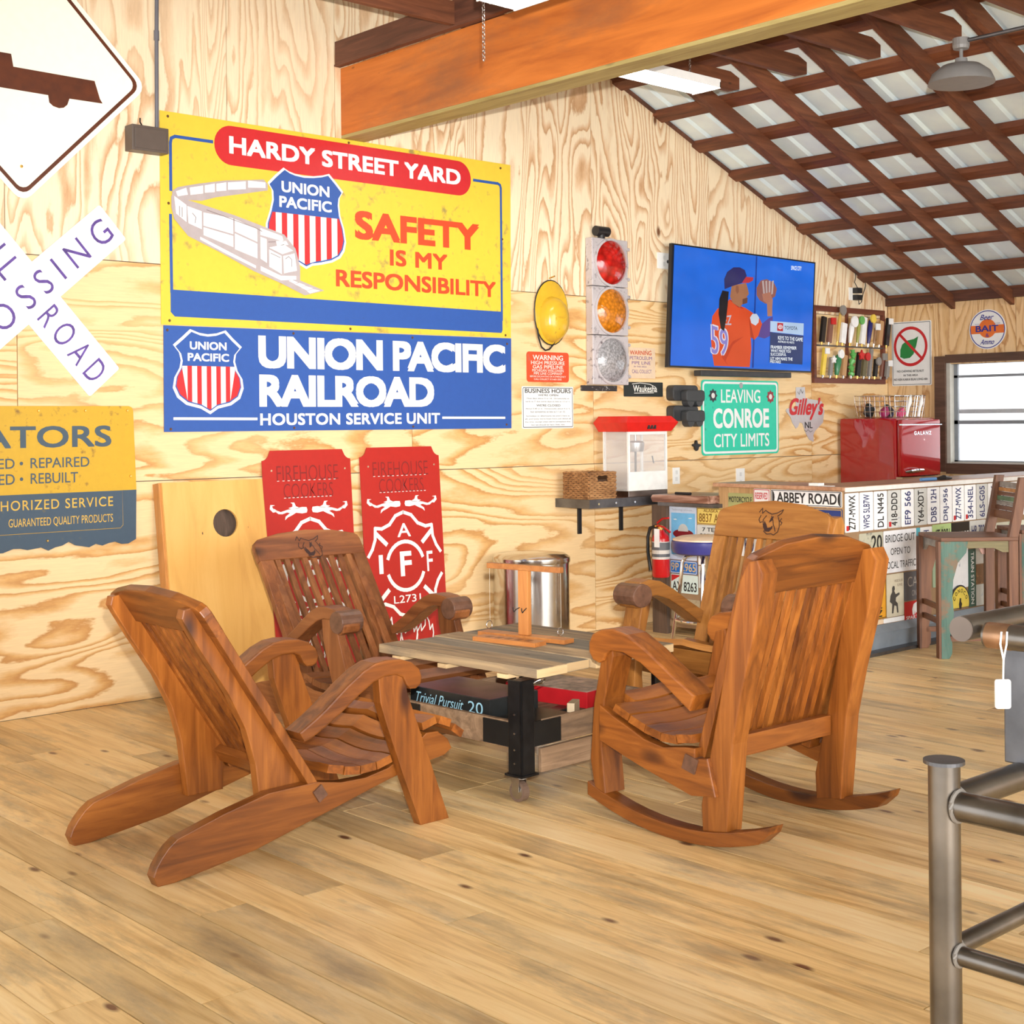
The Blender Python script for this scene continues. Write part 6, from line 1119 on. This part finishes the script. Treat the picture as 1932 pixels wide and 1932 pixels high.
def ufo(t, Pf, a0, b0, a1, b1):
    f = lambda pts: [(a0 + u * (a1 - a0), b0 + v * (b1 - b0)) for u, v in pts]
    obj('sky_picture', MB().flat(f([(.08, .10), (.95, .10), (.95, .88), (.08, .88)]), Pf(.0014)), SKY_B, t)
    obj('red_saucer', MB().flat(f([(.52 + .38 * math.cos(i * PI / 10), .49 + .09 * math.sin(i * PI / 10)) for i in range(20)]), Pf(.0022)), MAROON, t)
    obj('saucer_dome', MB().flat(f([(.52 + .19 * math.cos(i * PI / 10), .54 + .14 * math.sin(i * PI / 10)) for i in range(11)]), Pf(.0026)), M_('dome_grey', (0.5, 0.52, 0.5)), t)
    obj('clouds', MB().flat(f([(.15, .76), (.25, .77), (.3, .75), (.2, .745)]), Pf(.002)).flat(f([(.7, .79), (.82, .80), (.85, .785), (.74, .78)]), Pf(.002)).flat(f([(.15, .24), (.45, .27), (.5, .25), (.2, .22)]), Pf(.002)), WHITE, t)
    obj('poster_lettering', join(text('Technology advances...', (a0 + .1 * (a1 - a0), b0 + .91 * (b1 - b0), a0 + .9 * (a1 - a0), b0 + .96 * (b1 - b0)), Pf(.0014)), text('people do not', (a0 + .3 * (a1 - a0), b0 + .03 * (b1 - b0), a0 + .7 * (a1 - a0), b0 + .06 * (b1 - b0)), Pf(.0014))), M_('grey_ink', (0.35, 0.38, 0.42)), t)
barplate('e', 6.165, .492, 5.932, .842, POSTW2, None, None, 'blue sky poster with a flying red saucer under the slab counter', 'poster', name='saucer_poster', extra=ufo)
barplate('e', 5.928, .735, 5.70, .842, M_('plate_alaska', (0.80, 0.60, 0.15)), [('ALASKA', (.25, .74, .78, .92)), ('8837 AK', (.08, .14, .95, .66))], M_('plate_brown_ink', (0.25, 0.12, 0.02)), 'yellow Alaska plate 8837 right of the saucer poster', border=M_('plate_brown_ink', (0.25, 0.12, 0.02)))
barplate('e', 5.928, .62, 5.70, .732, PG, [('7 TEX', (.2, .62, .8, .85)), ('007 HB', (.1, .12, .9, .5))], INK, 'grey white plate under the Alaska plate')
barplate('e', 6.16, .402, 5.93, .488, M_('plate_blue', (0.02, 0.16, 0.52)), [('9P 2965', (.05, .2, .95, .82))], M_('plate_tan_ink', (0.62, 0.45, 0.22)), 'bright blue plate 9P 2965 beside the fire extinguisher', border=WHITE, name='licence_plate')
barplate('e', 6.155, .275, 5.925, .398, worn('plate_teal_white', (0.65, 0.78, 0.74), (0.8, 0.8, 0.8), amount=.45), [('AX 8263', (.06, .12, .96, .62))], INK, 'pale teal Texas plate AX 8263 under the blue plate', extra=lambda t, Pf, a0, b0, a1, b1: obj('red_corner', MB().flat([(a0 + .006, b1 - .006), (a0 + .09, b1 - .006), (a0 + .006, b1 - .05)], Pf(.0014)), RED, t))
barplate('e', 6.155, .10, 5.91, .24, worn('plate_worn_tan', (0.42, 0.34, 0.22), (0.15, 0.1, 0.06), amount=.36), [('7 J90', (.05, .25, .6, .8))], INK, 'worn tan plate starting 7 near the floor')
for k, (y0, y1, z0, z1) in enumerate(((5.92, 5.69, .47, .615), (5.92, 5.69, .32, .465), (5.68, 5.45, .55, .695))): barplate('e', y0, z0, y1, z1, (PW, PG, PW)[k], ('UTH 311', 'LA 5520', 'OK 7KD')[k], INKB, ('white plate UTH 311 behind the blue stool', 'grey plate LA 5520 low behind the blue stool', 'white plate OK 7KD behind the honey rocking chair')[k])
# fire extinguisher
t = thing('fire_extinguisher', 'red fire extinguisher with black hose hanging on the dark post', 'fire extinguisher', (6.90, 6.14, .38))
X, Y = 6.92, 6.165
obj('cylinder', MB().lathe([(.001, .38), (.052, .38), (.058, .39), (.058, .63), (.05, .655), (.028, .675), (.022, .69), (.001, .69)], (X, Y, 0), 24), M_('extinguisher_red', (0.50, 0.01, 0.012), .2), t, smooth=True)
obj('label_band', MB().lathe([(.0588, .50), (.0588, .615)], (X, Y, 0), 24), M_('label_cream', (0.60, 0.55, 0.50)), t)
obj('label_dark_band', MB().lathe([(.0594, .515), (.0594, .535)], (X, Y, 0), 24).lathe([(.0594, .56), (.0594, .61)], (X, Y, 0), 24), M_('label_grey', (0.10, 0.10, 0.11)), t)
obj('valve', MB().cyl((X, Y, .685), (X, Y, .72), .018).box(X - .05, Y - .006, .712, X + .0, Y + .006, .722), BRASS, t)
obj('lever', MB().tube([(X - .01, Y + .02, .735), (X - .015, Y - .03, .765), (X - .02, Y - .09, .772)], .007, 6).tube([(X - .01, Y + .02, .72), (X - .015, Y - .04, .71), (X - .02, Y - .10, .68)], .007, 6), M_('extinguisher_red', (0.5, 0.01, 0.012), .2), t)
obj('hose', MB().tube([(X - .02, Y + .02, .715), (X - .02, Y + .075, .70), (X - .02, Y + .095, .64), (X - .02, Y + .095, .54), (X - .02, Y + .08, .46), (X - .02, Y + .075, .42)], .011, 8), BLACK, t, smooth=True)
obj('inspection_tag', MB().box(X - .064, Y - .045, .58, X - .0625, Y + .0, .70), TAGW, t)
# blue bar stool
t = thing('round_bar_stool', 'round bar stool with cream top, blue band and chrome legs', 'stool', (6.57, 5.50, 0))
c = (6.57, 5.50)
obj('seat_band', MB().lathe([(.001, .60), (.17, .60), (.192, .61), (.20, .64), (.20, .675), (.19, .685), (.001, .685)], (*c, 0), 32), NAVY, t, smooth=True)
obj('seat_top', MB().lathe([(.194, .684), (.193, .692), (.15, .706), (.08, .711), (.001, .712)], (*c, 0), 32), SEATC, t, smooth=True)
for k in range(4):
    a = k * PI / 2 + .6; ca, sa = math.cos(a), math.sin(a)
    obj('leg', MB().tube([(c[0] + .05 * ca, c[1] + .05 * sa, .595), (c[0] + .11 * ca, c[1] + .11 * sa, .585), (c[0] + .135 * ca, c[1] + .135 * sa, .55), (c[0] + .15 * ca, c[1] + .15 * sa, .40), (c[0] + .21 * ca, c[1] + .21 * sa, .0)], .011, 10), CHROME, t, smooth=True)
obj('foot_ring', MB().tube([(c[0] + .178 * math.cos(i * PI / 12), c[1] + .178 * math.sin(i * PI / 12), .20) for i in range(24)], .009, 8, True), CHROME, t, smooth=True)
# fridge
t = thing('retro_fridge', 'glossy red retro refrigerator with chrome handle in the corner behind the bar', 'fridge', (9.81, 6.3, 0))
fx0, fx1, fy0, fy1 = 9.53, 10.10, 6.0, 6.57
obj('cabinet', MB().box(fx0, fy0 + .05, .04, fx1, fy1, 1.412, .025), FRIDGE, t, smooth=True)
up = obj('freezer_door', MB().box(fx0 + .004, fy0, .952, fx1 - .004, fy0 + .047, 1.40, .022), FRIDGE, t, smooth=True)
obj('chrome_strip', MB().box(fx0 - .003, fy0 - .006, 1.352, fx1 + .003, fy0 + .02, 1.362).box(fx0 - .003, fy0 - .006, .932, fx1 + .003, fy0 + .05, .95), CHROME, up)
obj('handle', MB().tube([(fx0 + .05, fy0 + .0, .99), (fx0 + .07, fy0 - .035, .995), (fx0 + .16, fy0 - .045, 1.0), (fx0 + .25, fy0 - .03, 1.0), (fx0 + .27, fy0, .998)], [.008, .014, .016, .012, .006], 8), CHROME, up, smooth=True)
obj('brand_lettering', text('GALANZ', (fx0 + .17, 1.275, fx0 + .42, 1.305), PL(fy0 - .002), spacing=1.25, bold=.03), CHROME, up)
obj('lower_door', MB().box(fx0 + .004, fy0, .06, fx1 - .004, fy0 + .047, .928, .022), FRIDGE, t, smooth=True)
# wire basket with drink pouches on the fridge
t = thing('wire_basket', 'chrome wire basket standing on top of the red fridge', 'basket', (9.75, 6.28, 1.414))
mb = MB(); bx0, bx1, by0, by1 = 9.56, 10.0, 6.08, 6.45; zt_, zb_ = 1.585, 1.418
for i in range(13):
    x = bx0 + (bx1 - bx0) * i / 12; xb = bx0 + .02 + (bx1 - bx0 - .04) * i / 12
    for y, yb in ((by0, by0 + .02), (by1, by1 - .02)): mb.tube([(x, y, zt_), (xb, yb, zb_)], .0016, 4)
for i in range(9):
    y = by0 + (by1 - by0) * i / 8
    for x, xb in ((bx0, bx0 + .02), (bx1, bx1 - .02)): mb.tube([(x, y, zt_), (xb, y, zb_)], .0016, 4)
for k in range(5):
    z = zb_ + (zt_ - zb_) * k / 4; e = .02 * (1 - k / 4); mb.tube([(bx0 + e, by0 + e, z), (bx1 - e, by0 + e, z), (bx1 - e, by1 - e, z), (bx0 + e, by1 - e, z)], .0022 if k < 4 else .0035, 4, True)
obj('wire_grid', mb, CHROME, t)
for k, (x, y, m_, lb, h) in enumerate(((9.64, 6.38, CARD, 'black pouch with grey picture in the wire basket, left side', .10), (9.68, 6.24, M_('pouch_magenta', (0.35, 0.02, 0.10)), 'magenta pouch in the wire basket', .07), (9.78, 6.30, DGREY, 'dark rounded pouch in the middle of the wire basket', .09), (9.88, 6.22, M_('pouch_pink', (0.70, 0.06, 0.18)), 'pink snack pouch low in the wire basket', .06), (9.90, 6.36, M_('pouch_navy', (0.03, 0.04, 0.14)), 'navy pouch at the right end of the wire basket', .08))):
    t = thing('snack_pouch', lb, 'pouch', (x, y, 1.422)); R3 = Matrix.Translation((x, y, 1.422)) @ Matrix.Rotation(.5 * (-1) ** k, 4, 'Y')
    obj('pouch_body', MB().box(-.045, -.02, 0, .045, .02, h, .01, R3), m_, t)
for x, lb in ((9.735, 'white plastic utensil standing in the basket front, left one'), (9.90, 'white plastic utensil standing in the basket front, right one')):
    t = thing('utensil', lb, 'utensil', (x, 6.06, 1.42), group='white utensils hooked on the wire basket'); obj('shaft', MB().tube([(x - .03, 6.065, 1.42), (x - .015, 6.06, 1.49), (x, 6.055, 1.53), (x + .0, 6.05, 1.56), (x + .012, 6.055, 1.588)], [.010, .012, .017, .012, .008], 8), PWHITE, t, smooth=True)
# ------------------------------------------------------------------ wooden bar stools
def barstool(label, loc, rz):
    t = thing('wooden_bar_stool', label, 'stool', loc, rz, 'recycled wood bar stools'); WX, WY, WZ = STW
    # local: +x forward, seat depth .44, width .44
    obj('seat', MB().box(-.22, -.22, .685, .235, .22, .708, .004), WX, t, False)
    sy = lambda y: (lambda a, b: Vector((a, y, b))); sx = lambda x: (lambda a, b: Vector((x, a, b)))
    obj('side_apron', MB().prism([(-.18, .685), (.19, .685), (.19, .62), (.12, .62), (.08, .645), (-.08, .645), (-.13, .62), (-.18, .62)], sy(-.21), (0, .02, 0)), OLIVE, t, False); obj('side_apron', MB().prism([(-.18, .685), (.19, .685), (.19, .62), (.12, .62), (.08, .645), (-.08, .645), (-.13, .62), (-.18, .62)], sy(.19), (0, .02, 0)), OLIVE, t, False)
    obj('front_apron', MB().prism([(-.19, .685), (.19, .685), (.19, .60), (.13, .64), (-.13, .64), (-.19, .60)], sx(.195), (.02, 0, 0)), GREYP, t, False)
    legp = [(.0, .0), (.045, .0), (.062, .03), (.064, .09), (.05, .13), (.062, .18), (.075, .26), (.066, .36), (.072, .46), (.10, .56), (.15, .62), (.16, .685), (0, .685)]
    for s_ in (-1, 1):
        m = TEAL if s_ > 0 else WZ
        obj('front_leg', MB().prism([(.235 - a, b) for a, b in legp], sy(s_ * .215 - (.0 if s_ < 0 else .03)), (0, .03, 0), .002), m, t, False)['label'] = 'shaped leg with peeling teal paint' if s_ > 0 else 'shaped red brown leg'
        obj('corner_strip', MB().box(.218, s_ * .215 - (.0 if s_ < 0 else .045) + (.03 if s_ < 0 else -.0) * 1, 0, .238, s_ * .215 + (.075 if s_ < 0 else .0) - .03 * (s_ > 0), .685) if False else MB().box(.2355, min(s_ * .215, s_ * .16), .0, .249, max(s_ * .215, s_ * .16), .685), WZ, t, False)
        bp = [(-.22, 0), (-.165, 0), (-.165, .70), (-.195, .84), (-.235, 1.055), (-.285, 1.055), (-.25, .84), (-.22, .70)]
        obj('back_post', MB().prism(bp, sy(-.215 if s_ < 0 else .175), (0, .04, 0), .002), WZ, t, False)
    cols = [WY, WY, GREYP, GREENP, WY, OCHP, GREYP, WY]
    zs = [.80, .85, .878, .905, .935, .96, .985, 1.02]
    for k, z in enumerate(zs[:-1]):
        x = -.21 - (z - .80) * .19; obj('back_slat', MB().box(x - .03, -.172, z, x - .008, .172, zs[k + 1] - .004, .001), cols[k], t, False)
    for sy_ in (-.205, .185): obj('stretcher', MB().box(-.17, sy_, .10, .20, sy_ + .02, .13), WX, t, False)
    for z in (.19, .275): obj('stretcher', MB().box(.205, -.18, z, .225, .18, z + .03), WY, t, False)
    obj('corner_bracket', MB().prism([(-.165, .685), (-.06, .685), (-.11, .64), (-.15, .57), (-.165, .57)], sy(-.208), (0, .016, 0)), PINKP, t, False)
    return t
RZ = math.radians(138.5)
def stool_at(cx, cy, lab):   # corner position of front (+x), local -y... placed from the seat corner nearest the camera
    fx, fy = math.cos(RZ), math.sin(RZ); lx, ly = -fy, fx
    return barstool(lab, (cx - fx * .225 - lx * .0 + (-lx) * -.0, cy - fy * .225, 0), RZ)
# near corner (front, left side of sitter): corner = c + f*.235 + l*.22
fx, fy = math.cos(RZ), math.sin(RZ); lx, ly = -fy, fx
for (kx_, ky_), lb in (((7.36, 4.38), 'patchwork wooden bar stool with peeling teal leg before the bar'), ((8.18, 4.31), 'second patchwork bar stool, cut off by the right edge')):
    barstool(lb, (kx_ - fx * .235 - lx * .22, ky_ - fy * .235 - ly * .22, 0), RZ)

# ------------------------------------------------------------------ welded pipe frame in the foreground
t = thing('pipe_frame_table', 'welded bare steel pipe table frame in the right foreground', 'table', (2.30, 1.15, 0))
A1 = 0.0; d1 = Vector((math.cos(A1), math.sin(A1), 0)); d2 = Vector((math.sin(A1), -math.cos(A1), 0))
P0 = Vector((2.112, 1.255, 0)); r = .0262
obj('post', MB().cyl(P0, P0 + Vector((0, 0, .832)), r, seg=28), PIPE, t, smooth=True)
obj('post_cap', MB().cyl(P0 + Vector((0, 0, .832)), P0 + Vector((0, 0, .838)), .034, seg=28), BARE, t)
for z, rr in ((.765, .0245), (.517, .0165)):
    obj('rail', MB().cyl(P0 + Vector((0, 0, z)) + d1 * .022, P0 + Vector((0, 0, z)) + d1 * 1.0, rr, seg=22), PIPE, t, smooth=True)
    obj('rail', MB().cyl(P0 + Vector((0, 0, z)) + d2 * .022, P0 + Vector((0, 0, z)) + d2 * .8, rr, seg=22), PIPE, t, smooth=True)
    mb = MB()
    for dd in (d1, d2):
        c_ = P0 + Vector((0, 0, z)) + dd * (r + .001); a_ = Vector((0, 0, 1)); b_ = dd.cross(a_)
        mb.tube([c_ + rr * 1.04 * (math.cos(i * PI / 8) * a_ + math.sin(i * PI / 8) * b_) for i in range(16)], .004, 6, True)
    obj('weld_bead', mb, M_('weld_grey', (0.30, 0.27, 0.24), .4), t, smooth=True)
for dx, dy in ((1.0, 0), (0, .8), (1.0, .8)):
    q = P0 + d1 * dx + d2 * dy; obj('post', MB().cyl(q, q + Vector((0, 0, .832)), r, seg=20), PIPE, t, smooth=True)
T0 = Vector((2.185, 1.262, 1.048))
obj('top_pipe', MB().cyl(T0 - d1 * .0, T0 + d1 * 1.1, 0.0218, seg=26), PIPE, t, smooth=True); obj('top_pipe', MB().cyl(T0 + d2 * .03 + d1 * .03 + Vector((0, 0, -.010)), T0 + d2 * .9 + d1 * .03 + Vector((0, 0, -.010)), 0.0218, seg=26), PIPE, t, smooth=True)
obj('pipe_end_cap', MB().cyl(T0 - d1 * .001, T0 - d1 * .004, 0.0214, seg=26), M_('dark_cap', (0.10, 0.075, 0.06)), t)
obj('weld_patch', MB().cyl(T0 + d2 * .034 + d1 * .03 + Vector((0, 0, -.010)), T0 + d2 * .075 + d1 * .03 + Vector((0, 0, -.010)), 0.0224, seg=26), plain('heat_tint', (0.36, 0.20, 0.11), .35, .8, noise=.3), t, smooth=True)
SQ = P0 + d1 * .285
obj('square_post', MB().box(SQ.x - .03, SQ.y - .03, .785, SQ.x + .03, SQ.y + .03, 1.03, .003), BARE, t)
t = thing('price_tag', 'white paper tag hanging on a wire from the pipe frame', 'tag', (2.09, 1.14, .94))
TP = Vector((2.093, 1.137, .966)); rt = Vector((math.sin(YAW), -math.cos(YAW), 0)); fwv = Vector((math.cos(YAW), math.sin(YAW), 0))
obj('tag_card', MB().prism(rrect(-.0125, -.0235, .0125, .0235, .004), lambda a, b: TP + rt * a + Vector((0, 0, b)), fwv * .004), TAGW, t)
obj('tie_wire', MB().tube([TP + Vector((0, 0, .022)), TP + rt * .001 + Vector((0, 0, .055)), TP - rt * .004 + Vector((0, 0, .08)), TP - rt * .002 + Vector((0, 0, .10))], .0016, 5).tube([TP + rt * .001 + Vector((0, 0, .055)), TP + rt * .006 + Vector((0, 0, .08)), TP + rt * .007 + Vector((0, 0, .10))], .0016, 5), PWHITE, t)

# ------------------------------------------------------------------ survey units to metres
done = set()
for o in bpy.data.objects:
    if o.type == 'MESH' and o.data.name not in done: o.data.transform(Matrix.Scale(S, 4)); done.add(o.data.name)
    if o.type in ('MESH', 'EMPTY'): o.location = o.location * S
